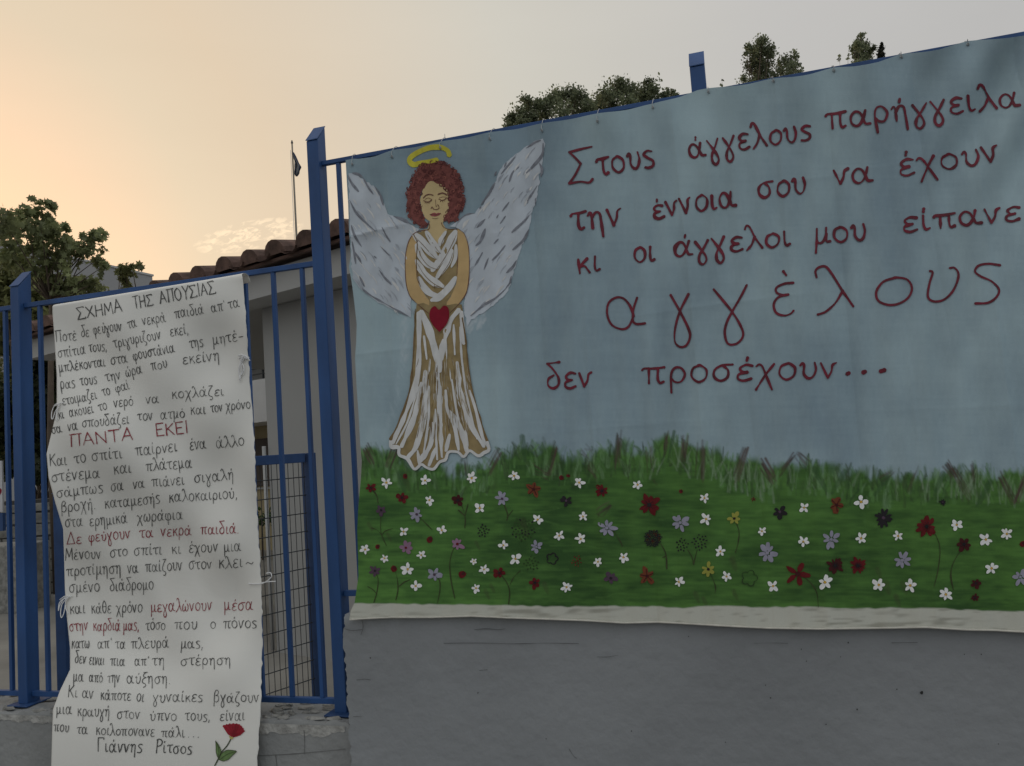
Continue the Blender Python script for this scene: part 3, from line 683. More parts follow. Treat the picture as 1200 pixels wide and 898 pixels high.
b = MB(); write(b, banner_depth, 'δεν', 640,456,694,452,17.5, 2.7, off=.0018); b.build('verse_word', RED, banner); b = MB(); write(b, banner_depth, 'προσέχουν', 753,449.5,982,443,18.5, 2.8, off=.0018)
for s in ([(993,438.3),(995,437.2)], [(1011.5,436.6),(1014,435.6)], [(1032,435.2),(1036.5,433.8)]): ribbon(b, banner_depth, s, 5, .002)
b.build('verse_word', RED, banner)

# ------------------------------------------------------------------ the painted angel
def brushmat(name, c, var=.14, scale=22, stretch=(1,1,1)): return mat(name, c, rough=.8, var=var, scale=scale, stretch=stretch, spec=.2, detail=8)
SKIN = brushmat('skin_paint', alb(128, 108, 76), .08); FACE = brushmat('face_paint', alb(131, 116, 86), .06)
HAIR = brushmat('hair_paint', alb(78, 44, 41), .28, 70); HAIRD = brushmat('hair_dark_paint', alb(58, 30, 30), .2, 60); HAIRL = brushmat('hair_light_paint', alb(94, 56, 50), .2, 60)
OCH = brushmat('ochre_paint', alb(94, 82, 58), .18, 34); OCHD = brushmat('dark_ochre_paint', alb(76, 62, 42), .18, 40)
DW = brushmat('dress_white_paint', alb(134, 134, 134), .10, 40, (1, 1, .35)); DWT = brushmat('dress_thin_white_paint', alb(116, 110, 100), .22, 60, (3, 3, .6))
WING = brushmat('wing_paint', alb(122, 127, 133), .10, 16, (1, 1, .8)); GREYF = brushmat('feather_grey_paint', alb(80, 82, 88), .22, 50)
GREYL = brushmat('feather_soft_paint', alb(106, 110, 116), .18, 50)
HALO = brushmat('halo_paint', alb(132, 126, 44), .14, 30); HEART = brushmat('heart_paint', alb(82, 12, 25), .1, 40)
LINE = brushmat('brown_line_paint', alb(70, 48, 40), .15, 40); LIP = brushmat('lip_paint', alb(100, 52, 54), .12, 60)
def scallop(P, amp, step):
    o = []
    P = np.array(P, float)
    for i in range(len(P)):
        a, b = P[i], P[(i+1) % len(P)]; l = np.linalg.norm(b-a); k = max(1, int(round(l/step))); nrm = np.array([b[1]-a[1], a[0]-b[0]])/(l+1e-9)
        for j in range(k):
            for s, h in ((0, 0), (.3, .8), (.55, 1), (.8, .75)):
                o.append(a+(b-a)*(j+s)/k+nrm*amp*h*(.5+.8*R.random()))
    return o
body = MB()
fill(body, angel_depth, Z1([(455,330),(490,292),(545,306),(592,345),(602,400),(592,460),(572,505),(562,528),(578,556),(620,563),(585,590),(565,640),(530,700),(500,650),(478,600),(450,585),(440,568),(478,560),(492,520),(465,500),(447,460),(436,400)]), .0012, 1)
fill(body, angel_depth, [(484,274),(478.5,284),(475.2,300),(475,320),(476.6,336),(481,348),(491,358),(503,368),(507,371),(509,360),(499,347),(491,334),(488.5,315),(488,295),(489.5,282)], .0012, 0)
fill(body, angel_depth, [(536.5,268),(544,274),(548.5,287),(550,305),(549.5,326),(546.5,343),(538,356),(527,367),(520,371),(519.5,360),(528,348),(534.5,333),(536.5,312),(536,290),(534,276)], .0012, 0)
for s in (Z1([(480,520),(490,545),(478,565),(430,572),(395,590)]), Z1([(555,525),(562,545),(590,560),(640,560)]), [(484,274),(478.5,284),(475.2,300),(475,320),(476.6,336),(481,348),(491,358),(503,368)],
          [(536.5,268),(544,274),(548.5,287),(550,305),(549.5,326),(546.5,343),(538,356),(527,367)], [(489.5,282),(488,300),(489,318),(492,334)], [(535,278),(536.3,300),(535.6,322)]):
    ribbon(body, angel_depth, s, .75, .0022, 2, rough=.3)
for s, w in ((Z1([(455,388),(468,374),(488,368),(508,373)]), 1.3), (Z1([(536,368),(555,361),(572,364),(584,373)]), 1.3), (Z1([(456,402),(470,410),(488,409),(500,398)]), .9), (Z1([(540,394),(556,401),(572,397),(582,387)]), .9),
             (Z1([(463,396),(480,388),(498,394)]), .5), (Z1([(542,388),(560,382),(578,383)]), .5), (Z1([(521,398),(523,425),(527,436)]), .6), (Z1([(497,447),(503,437),(510,449),(522,453),(538,448),(541,437),(534,425)]), .7),
             (Z1([(466,411),(463,417)]), .5), (Z1([(475,413),(474,420)]), .5), (Z1([(484,412),(486,419)]), .5), (Z1([(551,402),(549,409)]), .5), (Z1([(560,403),(561,410)]), .5), (Z1([(569,400),(572,407)]), .5), (Z1([(503,500),(520,503),(536,499)]), .5)):
    ribbon(body, angel_depth, s, w, .0024, 2, rough=.2)
fill(body, angel_depth, Z1([(488,481),(505,472),(518,470),(527,474),(538,470),(552,474),(540,485),(520,491),(503,489)]), .0020, 3)
ribbon(body, angel_depth, Z1([(490,480),(510,478),(522,480),(550,475)]), .6, .0026, 2)
body = body.build('painted_angel', [SKIN, FACE, LINE, LIP], banner)
body['label'] = 'painted angel with closed eyes holding a red heart'
hr = MB()
HO = [(445,205),(510,190),(575,195),(630,230),(660,290),(672,350),(680,410),(662,460),(638,510),(592,525),(570,503),(590,460),(602,400),(592,348),(548,308),(490,294),(457,330),(436,385),(440,440),(455,490),(475,530),(455,553),(405,528),(375,480),(362,420),(368,350),(385,300),(405,250)]
fill(hr, angel_depth, Z1(HO), .0015, 0, grid=4, wob=.7)
HP = np.array(Z1(HO))
for i in range(230):
    x = R.uniform(476, 545); y = R.uniform(190, 268)
    if not inside(np.array([[x, y]]), HP)[0]: continue
    r_ = R.uniform(1.1, 2.4); a0 = R.uniform(0, 6.28); pts = [(x+r_*math.cos(a0+t)*(1-.08*t), y+r_*math.sin(a0+t)*(1-.08*t)) for t in np.linspace(0, 4.6, 7)]
    ribbon(hr, angel_depth, pts, R.uniform(.5, .95), .0020+.0004*R.random(), R.choice([1, 1, 2]), rough=.3, step=1)
for i in range(150):                                 # loose curls along the outline
    k = R.randrange(len(HP)); a, b_ = HP[k], HP[(k+1) % len(HP)]; t = R.random(); x, y = a+(b_-a)*t; r_ = R.uniform(.9, 2.2); a0 = R.uniform(0, 6.28)
    if k in range(14, 20): continue
    ribbon(hr, angel_depth, [(x+r_*math.cos(a0+q), y+r_*math.sin(a0+q)) for q in np.linspace(0, R.uniform(2.5, 5), 7)], R.uniform(.7, 1.3), .0020+.0004*R.random(), R.choice([0, 0, 1]), rough=.4, step=1)
hr.build('painted_hair', [HAIR, HAIRD, HAIRL], body)
wingR = Z1([(600,545),(640,520),(680,488),(740,470),(785,425),(850,300),(895,205),(950,160),(1020,110),(1080,70),(1112,58),(1130,90),(1118,160),(1112,230),(1095,262),(1100,300),(1082,400),(1060,460),(1045,520),(1038,575),(1000,650),(980,720),(958,790),(942,850)])+[(596,341),(588,349),(578,358),(565,368),(552,374),(548,383),(543,360),(549,330),(550,305),(548,287),(543,273),(533,266)]
wingL = [(408.6,203),(414.5,203),(425,209),(440,220),(448.5,236),(455,251),(470,257.5),(485,265.5),(492,269),(484,274),(478.5,284),(475.2,300),(475,320),(476.6,336),(481,348),(482,372),(470,366),(457,361),(446,356),(430,345),(421,337),(414.5,328),(411.5,313),(412,296),(410.5,270),(409,238)]
for nm, poly, strokes, seed in (('painted_wing', wingR, [
      [(1025,112),(1070,82),(1105,68)],[(1118,85),(1112,150),(1060,215),(1025,250)],[(1097,195),(1112,230),(1105,270)],[(965,160),(930,200),(885,255)],[(915,190),(903,218)],[(985,215),(950,245),(930,298)],
      [(850,305),(820,360),(775,425)],[(1085,320),(1060,360),(1030,405)],[(1075,390),(1075,425)],[(930,410),(890,462)],[(1040,485),(1010,520),(945,578)],[(1040,560),(1010,620),(950,675)],[(735,472),(690,482),(650,512)],
      [(797,505),(750,553)],[(797,560),(772,625),(745,652)],[(870,615),(845,642)],[(908,652),(870,700),(835,733)],[(910,488),(880,530)],[(970,735),(950,770),(915,803)],[(942,822),(932,860),(912,885)],[(782,690),(760,730),(740,762)],
      [(815,720),(790,785)],[(870,480),(860,500)],[(1035,395),(1032,420)],[(775,435),(765,448)],[(860,240),(850,265)]], 1),
    ('painted_wing', wingL, [
      [(36,265),(60,310),(95,352)],[(122,280),(150,330),(177,368)],[(185,325),(215,370),(232,428)],[(45,400),(90,480),(187,572)],[(290,490),(340,508),(385,532)],[(55,540),(75,600),(112,658)],[(225,550),(250,600),(272,632)],
      [(60,630),(72,700),(80,752)],[(65,680),(95,720),(112,752)],[(215,655),(265,707)],[(210,788),(240,830),(277,867)],[(100,822),(128,880)],[(60,250),(95,258),(120,275)],[(180,710),(195,722)]], 2)):
    wg = MB(); fill(wg, banner_depth, poly, .0014, 0, grid=3, wob=.55)
    PP = np.array(poly); mnx, mny = PP.min(0); mxx, mxy = PP.max(0); k = 0
    while k < 70:
        x = R.uniform(mnx, mxx); y = R.uniform(mny, mxy)
        if not inside(np.array([[x, y]]), PP)[0]: continue
        k += 1; sg = 1 if seed == 1 else -1; l = R.uniform(5, 14)
        ribbon(wg, banner_depth, [(x, y), (x-sg*l*.45, y+l*.5), (x-sg*l*.7, y+l)], R.uniform(.7, 2.2), .0018+.0003*R.random(), R.choice([3, 3, 2]) if R.random() < .8 else 2, taper=.8, rough=.5)
    for s in strokes:
        ribbon(wg, banner_depth, Z1(s), R.uniform(2.2, 3.1) if len(s) > 2 else R.uniform(1.4, 2.2), .0021+.0003*R.random(), 1, taper=.7, rough=.3)
    if seed == 1: ribbon(wg, banner_depth, Z2([(632,2),(600,40),(560,75),(510,105),(455,150)]), 2.4, .0022, 1, taper=.6, rough=.35)
    else: ribbon(wg, banner_depth, Z2([(-30,20),(0,50),(40,75),(80,97),(130,125),(178,150)]), 2.6, .0022, 1, taper=.6, rough=.35)
    wg.build(nm, [WING, GREYF, GREYL, DW], body)
hl = MB(); ribbon(hl, banner_depth, Z1([(598,150),(588,126),(550,108),(490,110),(432,132),(388,160),(378,185),(400,203),(445,194),(527,178)]), 6.0, .0016, 0, rough=.1); hl.build('painted_halo', HALO, body)
dr = MB()
fill(dr, angel_depth, [(484.5,274),(497,271),(504,284),(512,297),(519,285),(524,269),(536,268),(536.5,300),(535.5,325),(531,342),(524,353),(523,358),(534,356),(541,357),(542.5,365)]+
     Z2([(418,180),(430,250),(450,430),(490,580),(530,710),(533,735),(515,748),(490,762),(450,742),(425,768),(400,745),(360,748),(345,778),(320,790),(292,822),(265,816),(240,800),(210,822),(180,778),(142,762),(135,725),(102,718),(104,690),(150,590),(190,470),(205,300),(213,150)])+[(488,357),(496,355),(503,358),(503,352),(494,338),(489,320),(488.5,300),(487.5,282)], .0016, 0, grid=5)
Wz1 = [([(405,590),(440,625),(485,675),(525,715)], 30), ([(472,578),(492,612),(520,655),(545,685)], 24), ([(632,575),(602,640),(560,715),(505,788)], 30), ([(578,575),(556,615),(545,650)], 18), ([(418,650),(440,705),(480,752),(530,772)], 26),
       ([(415,735),(450,795),(500,845),(562,878)], 25), ([(612,680),(590,740),(530,828)], 22), ([(430,830),(452,875),(490,915),(545,935)], 24), ([(635,650),(632,720),(610,770)], 14), ([(632,830),(600,880),(545,935),(500,955)], 24)]
for s, w in Wz1: ribbon(dr, angel_depth, Z1(s), 1.6*w/4.728, .0021+.0006*R.random(), 1, taper=.5, rough=.12)
for s, w in Wz1[:7]:
    ribbon(dr, angel_depth, [(x+1.2, y+w/4.728*.55) for x, y in Z1(s)], .7, .0030, 3, taper=.6, rough=.2)
ribbon(dr, angel_depth, Z1([(400,590),(420,640),(415,740),(420,830),(440,880)]), .9, .003, 3, rough=.3); ribbon(dr, angel_depth, Z1([(515,865),(517,890)]), .6, .0031, 3); ribbon(dr, angel_depth, Z1([(505,882),(530,878),(552,884)]), .6, .0032, 3)
Wz2 = [([(228,140),(228,250),(220,420),(165,590),(112,705)], 22), ([(238,135),(268,200),(298,300),(318,385)], 26), ([(238,445),(208,590),(152,722)], 20), ([(256,395),(255,560),(218,715),(182,768)], 24), ([(288,620),(278,715),(228,795)], 17), ([(310,400),(320,560),(330,768)], 20),
       ([(402,125),(362,180),(332,290),(318,392)], 26), ([(414,135),(424,270)], 20), ([(345,478),(352,560),(382,625),(402,738)], 15), ([(395,355),(410,480),(452,620),(512,722)], 19), ([(450,478),(476,560),(506,680),(530,728)], 12),
       ([(358,570),(408,640),(438,742)], 22), ([(362,672),(346,740)], 20), ([(222,742),(232,806)], 14), ([(302,728),(272,806)], 15), ([(432,655),(442,722)], 11), ([(330,300),(326,360)], 16), ([(222,470),(180,610),(128,712)], 8), ([(246,520),(236,640),(200,752)], 9), ([(272,460),(270,600),(252,730),(240,790)], 9), ([(300,560),(304,700),(308,780)], 9), ([(372,430),(392,560),(420,690)], 9), ([(424,430),(446,540),(482,690)], 8), ([(408,200),(415,330),(432,470)], 9), ([(222,300),(214,420)], 8), ([(250,240),(262,340)], 9), ([(345,250),(350,340)], 8), ([(380,190),(385,320)], 10)]
for s, w in Wz2: ribbon(dr, angel_depth, Z2(s), 1.1*w/3.74, .0021+.0006*R.random(), 1, taper=.35, rough=.22)
for i in range(150):                                   # dry bristle marks in the middle of the skirt
    x = R.uniform(225, 440); y = R.uniform(330, 640); l = R.uniform(20, 90)
    ribbon(dr, angel_depth, Z2([(x, y), (x+(x-320)*.05, y+l/2), (x+(x-320)*.12, y+l)]), R.uniform(.35, 1.1), .0030+.0006*R.random(), R.choice([2, 2, 3, 1]), taper=.85, rough=.5)
ribbon(dr, angel_depth, Z2([(102,700),(108,724),(138,728),(142,760),(178,778),(208,822),(238,802),(262,816),(292,822),(318,792),(344,780),(358,748),(398,748),(424,768),(450,742),(488,764),(514,750),(534,738),(528,705)]), 3.4, .0034, 1, rough=.25)
for s in (Z2([(212,120),(204,300),(188,470),(148,592),(104,690)]), Z2([(418,160),(432,250),(452,430),(492,582),(528,700)])): ribbon(dr, angel_depth, s, 1.6, .0032, 3, rough=.5)
dr.build('painted_dress', [OCH, DW, DWT, OCHD], body)
ht = MB(); fill(ht, angel_depth, [tuple(q) for q in catmull(Z2([(318,222),(288,190),(274,155),(279,122),(298,108),(316,124),(336,106),(355,114),(361,146),(350,185),(318,222)]), 2)[:-1]], .0042, 0)
ribbon(ht, angel_depth, Z2([(318,224),(286,190),(272,155),(277,120),(298,105),(316,121)]), .5, .0047, 1); ribbon(ht, angel_depth, Z2([(318,224),(352,186),(363,146),(357,112),(336,103),(317,121)]), .5, .0048, 1)
ht.build('painted_heart', [HEART, OCH], body)

# ------------------------------------------------------------------ painted flowers
FW = mat('flower_white', alb(172, 176, 170), rough=.8, var=.05, scale=60, spec=.2); FC = mat('flower_centre', alb(130, 104, 46), rough=.8, var=.1, spec=.2)
FR = mat('flower_red', alb(62, 15, 17), rough=.8, var=.15, scale=50, spec=.2); FDR = mat('flower_dark_red', alb(42, 15, 16), rough=.8, var=.15, spec=.2)
FL = mat('flower_lilac', alb(96, 95, 106), rough=.8, var=.1, scale=50, spec=.2); FM = mat('flower_mauve', alb(92, 70, 86), rough=.8, var=.1, spec=.2)
FK = mat('flower_black', alb(24, 22, 24), rough=.8, var=.1, spec=.2); FP = mat('flower_purple', alb(52, 40, 50), rough=.8, var=.1, spec=.2)
FO = mat('flower_orange', alb(72, 38, 24), rough=.8, var=.1, spec=.2); FY = mat('flower_yellow', alb(98, 98, 44), rough=.8, var=.1, spec=.2)
FS = mat('flower_stem', alb(38, 42, 26), rough=.8, var=.2, scale=40, spec=.2); FG = mat('flower_green', alb(34, 48, 26), rough=.8, var=.2, spec=.2)
FMATS = [FW, FC, FR, FDR, FL, FM, FK, FP, FO, FY, FS, FG]; FI = {n: i for i, n in enumerate('W C R D L M K P O Y S G'.split())}
def ell_(b, cx, cy, a, c, th, off, mi, n=10):
    t = np.linspace(0, 6.2832, n+1)[:-1]; rr = 1+.08*np.array([R.gauss(0, 1) for _ in range(n)])
    x = a*np.cos(t)*rr; y = c*np.sin(t)*rr
    b.add(surf(banner_depth, cx+x*math.cos(th)-y*math.sin(th), cy+x*math.sin(th)+y*math.cos(th), off), [tuple(range(n))], mi)
def flower(px, py, r, kind='W', n=5, stem=None, label=None):
    b = MB(); th0 = R.uniform(0, 6.28)
    P, Cn, fat = {'W': ('W', 'C', .50), 'R': ('R', 'K', .58), 'D': ('D', 'K', .58), 'L': ('L', 'L', .52), 'M': ('M', 'R', .62), 'K': ('K', 'P', .5), 'P': ('P', 'K', .55), 'Y': ('Y', 'K', .5), 'V': ('L', 'P', .5), 'O': ('O', 'D', .55), 'S': ('R', 'D', .36), 'B': ('R', 'D', .5)}[kind]
    if stem:
        for i, s in enumerate(stem): ribbon(b, banner_depth, [(px, py)]+s if i == 0 else s, 1.1, .0012+.00003*i, FI['S'], rough=.4, taper=.4)
    if kind == 'B':                                    # a daub
        ell_(b, px, py, r, r*.9, th0, .0020, FI[P]); ell_(b, px+r*.3, py-r*.2, r*.6, r*.5, th0, .0023, FI[Cn])
    else:
        for k in range(n):
            a = th0+6.2832*k/n+R.gauss(0, .13); q = r*R.uniform(.78, 1.14); e = .58 if kind != 'L' else .66
            ell_(b, px+q*e*math.cos(a), py+q*e*math.sin(a), q*R.uniform(.42, .48), q*fat*R.uniform(.48, .66)*(5/n)**.6, a, .0019+.00012*k, FI[P])
        if kind == 'O':
            for k in range(n):
                a = th0+6.2832*k/n; ribbon(b, banner_depth, [(px+r*.2*math.cos(a), py+r*.2*math.sin(a)), (px+r*.8*math.cos(a), py+r*.8*math.sin(a))], .8, .0030+.0001*k, FI['D'])
        ell_(b, px, py, r*.2, r*.19, 0, .0033, FI[Cn], 8)
        if kind in 'RD':
            for k in range(n):
                a = th0+6.2832*(k+.5)/n; ribbon(b, banner_depth, [(px, py), (px+r*.45*math.cos(a), py+r*.45*math.sin(a))], .6, .0036+.0001*k, FI['K'])
    o = b.build('painted_flower', FMATS, banner)
    if label: o['label'] = label
c3 = lambda x, y: (405+x/4.082, 500+y/4.082)
c4 = lambda x, y: (670+x/4.082, 500+y/4.082)
c5 = lambda x, y: (930+x/4.081, 500+y/4.081)
for x, y in ((195,268),(380,258),(603,247),(806,235),(1117,268),(400,352),(642,390),(918,445),(1135,430),(277,503),(460,496),(1022,522),(1125,538),(93,588),(186,630),(362,615),(755,568),(662,683),(813,633),(297,683),(335,763),(624,773),(1057,768)):
    flower(*c3(x, y), R.uniform(5.6, 7.4), 'W', R.choice([5, 5, 6, 4, 5]))
flower(*c3(613, 645), 4.2, 'W', 5)
for x, y in ((315,278),(635,342),(643,442),(910,500),(1112,388),(1108,550),(711,598),(741,717),(512,743),(247,625),(125,647),(963,763)):
    flower(*c4(x, y), R.uniform(5.6, 7.4), 'W', R.choice([5, 5, 4, 5]))
for x, y in ((323,360),(323,535),(500,523),(780,470),(920,540),(1020,513),(947,678),(150,745),(407,757),(558,760),(728,803)):
    flower(*c5(x, y), R.uniform(6.6, 8.6), 'W', R.choice([5, 5, 6, 4, 5]))
def stem3(*q): return [[c3(*p) for p in s] for s in q]
def stem4(*q): return [[c4(*p) for p in s] for s in q]
def stem5(*q): return [[c5(*p) for p in s] for s in q]
flower(*c3(120,293), 6.5, 'R', 5, stem3([(148,330),(155,365)]))
flower(*c3(270,340), 7, 'R', 5); flower(*c3(537,352), 7.3, 'D', 5, stem3([(560,390),(572,440),(570,485)], [(570,430),(585,372)], [(568,425),(540,400)]))
flower(*c3(735,700), 7, 'R', 5, stem3([(770,745),(785,790),(780,850)], [(785,760),(805,720),(835,690)])); flower(*c3(905,747), 7.6, 'R', 5)
flower(*c3(403,540), 4, 'B'); flower(*c3(285,238), 3, 'B'); flower(*c3(153,575), 3, 'B'); flower(*c3(230,680), 4, 'B', 5, stem3([(245,720),(250,780),(240,830)], [(255,765),(280,745),(310,732)]))
flower(*c3(558,707), 4.6, 'B'); flower(*c3(1033,245), 3, 'B'); flower(*c3(1065,235), 2.2, 'B'); flower(*c4(522,310), 2.5, 'B'); flower(*c4(870,347), 3.2, 'S', 5)
flower(*c3(900,300), 9, 'O', 5); flower(*c3(170,400), 7, 'P', 5, stem3([(168,450),(170,510),(195,570)], [(170,515),(150,495),(125,485)], [(172,520),(190,500),(225,488)]))
flower(*c3(140,690), 7, 'P', 6, stem3([(155,730),(150,790),(135,842)], [(148,800),(130,780),(105,765)])); flower(*c3(1055,355), 7.4, 'K', 5)
flower(*c3(340,420), 8, 'V', 6, stem3([(370,450),(400,480),(415,495)])); flower(*c3(748,345), 8, 'V', 6, stem3([(775,420),(770,450)], [(772,435),(800,400)])); flower(*c3(288,580), 7.6, 'M', 6); flower(*c3(535,562), 8.4, 'M', 6, stem3([(510,600),(498,660),(505,740),(522,822)]))
flower(*c3(912,575), 7, 'L', 6); flower(*c3(425,708), 8.6, 'V', 5, stem3([(450,740),(450,790),(438,850)]))
flower(*c4(145,308), 8.6, 'R', 7); flower(*c4(370,375), 13, 'R', 8, label='large red painted flower with a black centre'); flower(*c4(1080,705), 15, 'S', 5, stem4([(1130,735),(1170,790),(1180,865)])); flower(*c4(360,715), 10, 'O', 5)
flower(*c4(168,485), 10.4, 'L', 7, stem4([(200,500),(235,555),(242,575)])); flower(*c4(518,460), 10.4, 'L', 7); flower(*c4(935,605), 11, 'L', 7); flower(*c4(995,408), 8.4, 'K', 5); flower(*c4(187,725), 8.6, 'P', 5)
flower(*c4(777,440), 8.4, 'Y', 6, stem4([(800,500),(795,560),(782,605)])); flower(*c4(653,683), 8.8, 'Y', 6, stem4([(675,730),(688,770),(685,800)]))
def dotted(px, py, r, n, kinds, stem=None, label=None):
    b = MB()
    if stem:
        for i, s in enumerate(stem): ribbon(b, banner_depth, s, 1.1, .0012+.0001*i, FI['S'], rough=.4)
    for k in range(n):
        a = k*2.4; q = r*math.sqrt((k+.5)/n); ell_(b, px+q*math.cos(a), py+q*math.sin(a), R.uniform(1.0, 1.6), R.uniform(.7, 1.2), a, .0019+.00002*k, FI[R.choice(kinds)], 6)
    o = b.build('painted_flower', FMATS, banner)
    if label: o['label'] = label
dotted(*c4(388,535), 10, 70, 'KKKD', [[c4(425,560), c4(450,610), c4(455,680)], [c4(450,620), c4(432,628)]], 'dark dotted seed head on a bent stem'); dotted(*c4(528,568), 8, 16, 'K', [[c4(555,590), c4(575,625), c4(583,660)]]); dotted(*c4(613,552), 9.5, 20, 'K', [[c4(600,590), c4(590,630), c4(583,660)]])
dotted(*c3(658,500), 7.5, 16, 'K'); dotted(*c3(850,490), 14, 44, 'GGK'); dotted(*c3(1105,643), 6.5, 12, 'OOR'); dotted(*c3(890,655), 9, 18, 'G')
def outlined(px, py, r, c):
    b = MB(); t = np.linspace(0, 6.2832, 41); q = r*(.72+.28*np.abs(np.cos(t*2.5)))
    ribbon(b, banner_depth, list(zip(px+q*np.cos(t), py+q*np.sin(t))), 1.2, .0019, FI[c], rough=.3); b.build('painted_flower', FMATS, banner)
outlined(*c3(988,632), 6.8, 'K'); outlined(*c4(850,725), 9.5, 'G')
flower(*c5(180,540), 10.4, 'L', 7); flower(*c5(520,640), 10.6, 'L', 7); flower(*c5(1085,720), 9, 'L', 6); flower(*c5(205,375), 9.6, 'O', 5); flower(*c5(430,437), 10.4, 'K', 11); flower(*c5(637,478), 12, 'R', 9, stem5([(680,520),(700,590),(690,690),(672,765)]))
flower(*c5(815,563), 9.4, 'D', 6, stem5([(795,600),(765,650),(752,710),(765,785)])); flower(*c5(200,665), 9.6, 'D', 11); flower(*c5(308,665), 9.6, 'R', 12); flower(*c5(872,750), 6.6, 'D', 5); flower(*c5(867,818), 4.8, 'D', 6); flower(*c5(1098,562), 4, 'B'); flower(*c5(713,362), 4, 'K', 7)

# ------------------------------------------------------------------ wire hooks that tie the banner to the rail
for i, (px, py) in enumerate(((413,189),(459.5,180),(516,169.5),(574,159),(635,149.5),(700,138.5),(765,122.5),(830,104),(906,91.5),(977,79),(1056,63),(1134,48.5))):
    P = surf(banner_depth, np.array([px]), np.array([py+3.0]), .002)[0]; zr = ZR1+H-.008
    hk = empty('banner_hook', (P[0], 0, zr)); hk['group'] = 'wire hooks along the top of the banner'
    tag(hk, 'short bent wire hook tying the top of the painted banner to the blue rail', 'hook')
    b = MB(); sw = R.uniform(-.006, .006)
    b.tube([(P[0]+sw,.008,zr-.02),(P[0]+sw,.014,zr+.004),(P[0]+sw*.6,.006,zr+.016),(P[0],-.010,zr+.015),(P[0],-.028,zr+.004),(P[0],P[1]-.004,P[2]+.012),(P[0],P[1]-.007,P[2]+.002),(P[0]+.002,P[1]-.003,P[2]-.007),(P[0]+.003,P[1]+.006,P[2]-.009)],   .0011, 6)
    b.build('wire', STEEL, hk, smooth=True)
    if i in (2, 8):
        t_ = MB(); t_.tube([(P[0]+sw,-.004,zr+.014),(P[0]+sw*1.5,-.006,zr+.026),(P[0]+sw*2.0,-.004,zr+.030)], .0010, 5); t_.build('wire_tail', STEEL, hk)
    e = MB(); n = 12; ring = [(P[0]+.003*math.cos(a), P[1]-.002, P[2]-.002+.003*math.sin(a)) for a in np.linspace(0, 6.2832, n+1)]; e.tube(ring, .0016, 5)
    e.build('eyelet', STEEL, hk, smooth=True)

# ------------------------------------------------------------------ poem sheet
PLY = [349,356,366,400,440,480,505,532,560,590,620,650,690,720,760,785,810,832,860,898,950]
PLX = [86,61.5,61.5,64,66.5,66.5,61,54.5,57,65,74,75,76,78,82,82,70,62,61,60,60]
PRY = [321,327,332,400,440,500,560,620,700,760,810,850,898,950]
PRX = [284,285.5,286,289.5,292.5,297,299.5,302.5,307,307.5,306,304.5,301,300]
def ptop(x): return np.interp(x, [40, 61, 86, 285, 300], [362, 359, 353, 322.5, 320])
nu2, nv2 = 150, 330
sv = np.linspace(0, 1, nu2); tv = np.linspace(0, 1, nv2); S2, T2 = np.meshgrid(sv, tv, indexing='ij')
yl = 359+(940-359)*T2; yr = 322.5+(955-322.5)*T2
xl = np.interp(yl, PLY[1:], PLX[1:]); xr = np.interp(yr, PRY, PRX)
PX2 = xl+(xr-xl)*S2; PY2 = yl+(yr-yl)*S2
VP = surf(poster_d, PX2.ravel(), PY2.ravel()).reshape(nu2, nv2, 3)
# the top edge rolls back over the rail
roll = np.stack([VP[:, 0]+np.array([0, dy, dz]) for dy, dz in ((.052, -.02), (.050, -.006), (.042, .006), (.028, .011), (.014, .009), (.005, .005))], 1)
PV = np.concatenate([roll, VP], 1); nv3 = PV.shape[1]
curl = np.exp(-(1-sv)/.05)[:, None]*np.exp(-np.abs(np.arange(nv3)-8)/7.0)[None]
PV[..., 1] -= .012*curl; PV[..., 0] += .004*curl
# torn ripples down the right edge
rip = np.exp(-(1-sv)/.012)[:, None]*(vnoise(np.arange(nv3)*.35, np.zeros(nv3), 91)-.5)[None]
PV[..., 0] += .006*rip
PAPER = mat('white_paper', (.80, .785, .745), rough=.6, var=.03, scale=3, bump=.12, bscale=8, spec=.35)
pm = MB(); pm.add(PV.reshape(-1, 3), [(i*nv3+j, i*nv3+j+1, (i+1)*nv3+j+1, (i+1)*nv3+j) for i in range(nu2-1) for j in range(nv3-1)])
poster = pm.build('poem_sheet', PAPER, smooth=True, loc=(-2.2, -.08, .5))
tag(poster, 'long white paper sheet with handwritten Greek poem and red carnation on the fence', 'poster')
sm = poster.modifiers.new('thickness', 'SOLIDIFY'); sm.thickness = .0008; sm.offset = -1
INK = mat('black_marker', (.075, .075, .073), rough=.6, var=.15, scale=60); INKR = mat('red_marker', alb(92, 26, 34), rough=.6, var=.15, scale=60)
zA = lambda x, y: (40+x/4.275, 310+y/4.275)
zB = lambda x, y: (40+x/4.275, 500+y/4.275)
zC = lambda x, y: (40+x/4.286, 690+y/4.286)
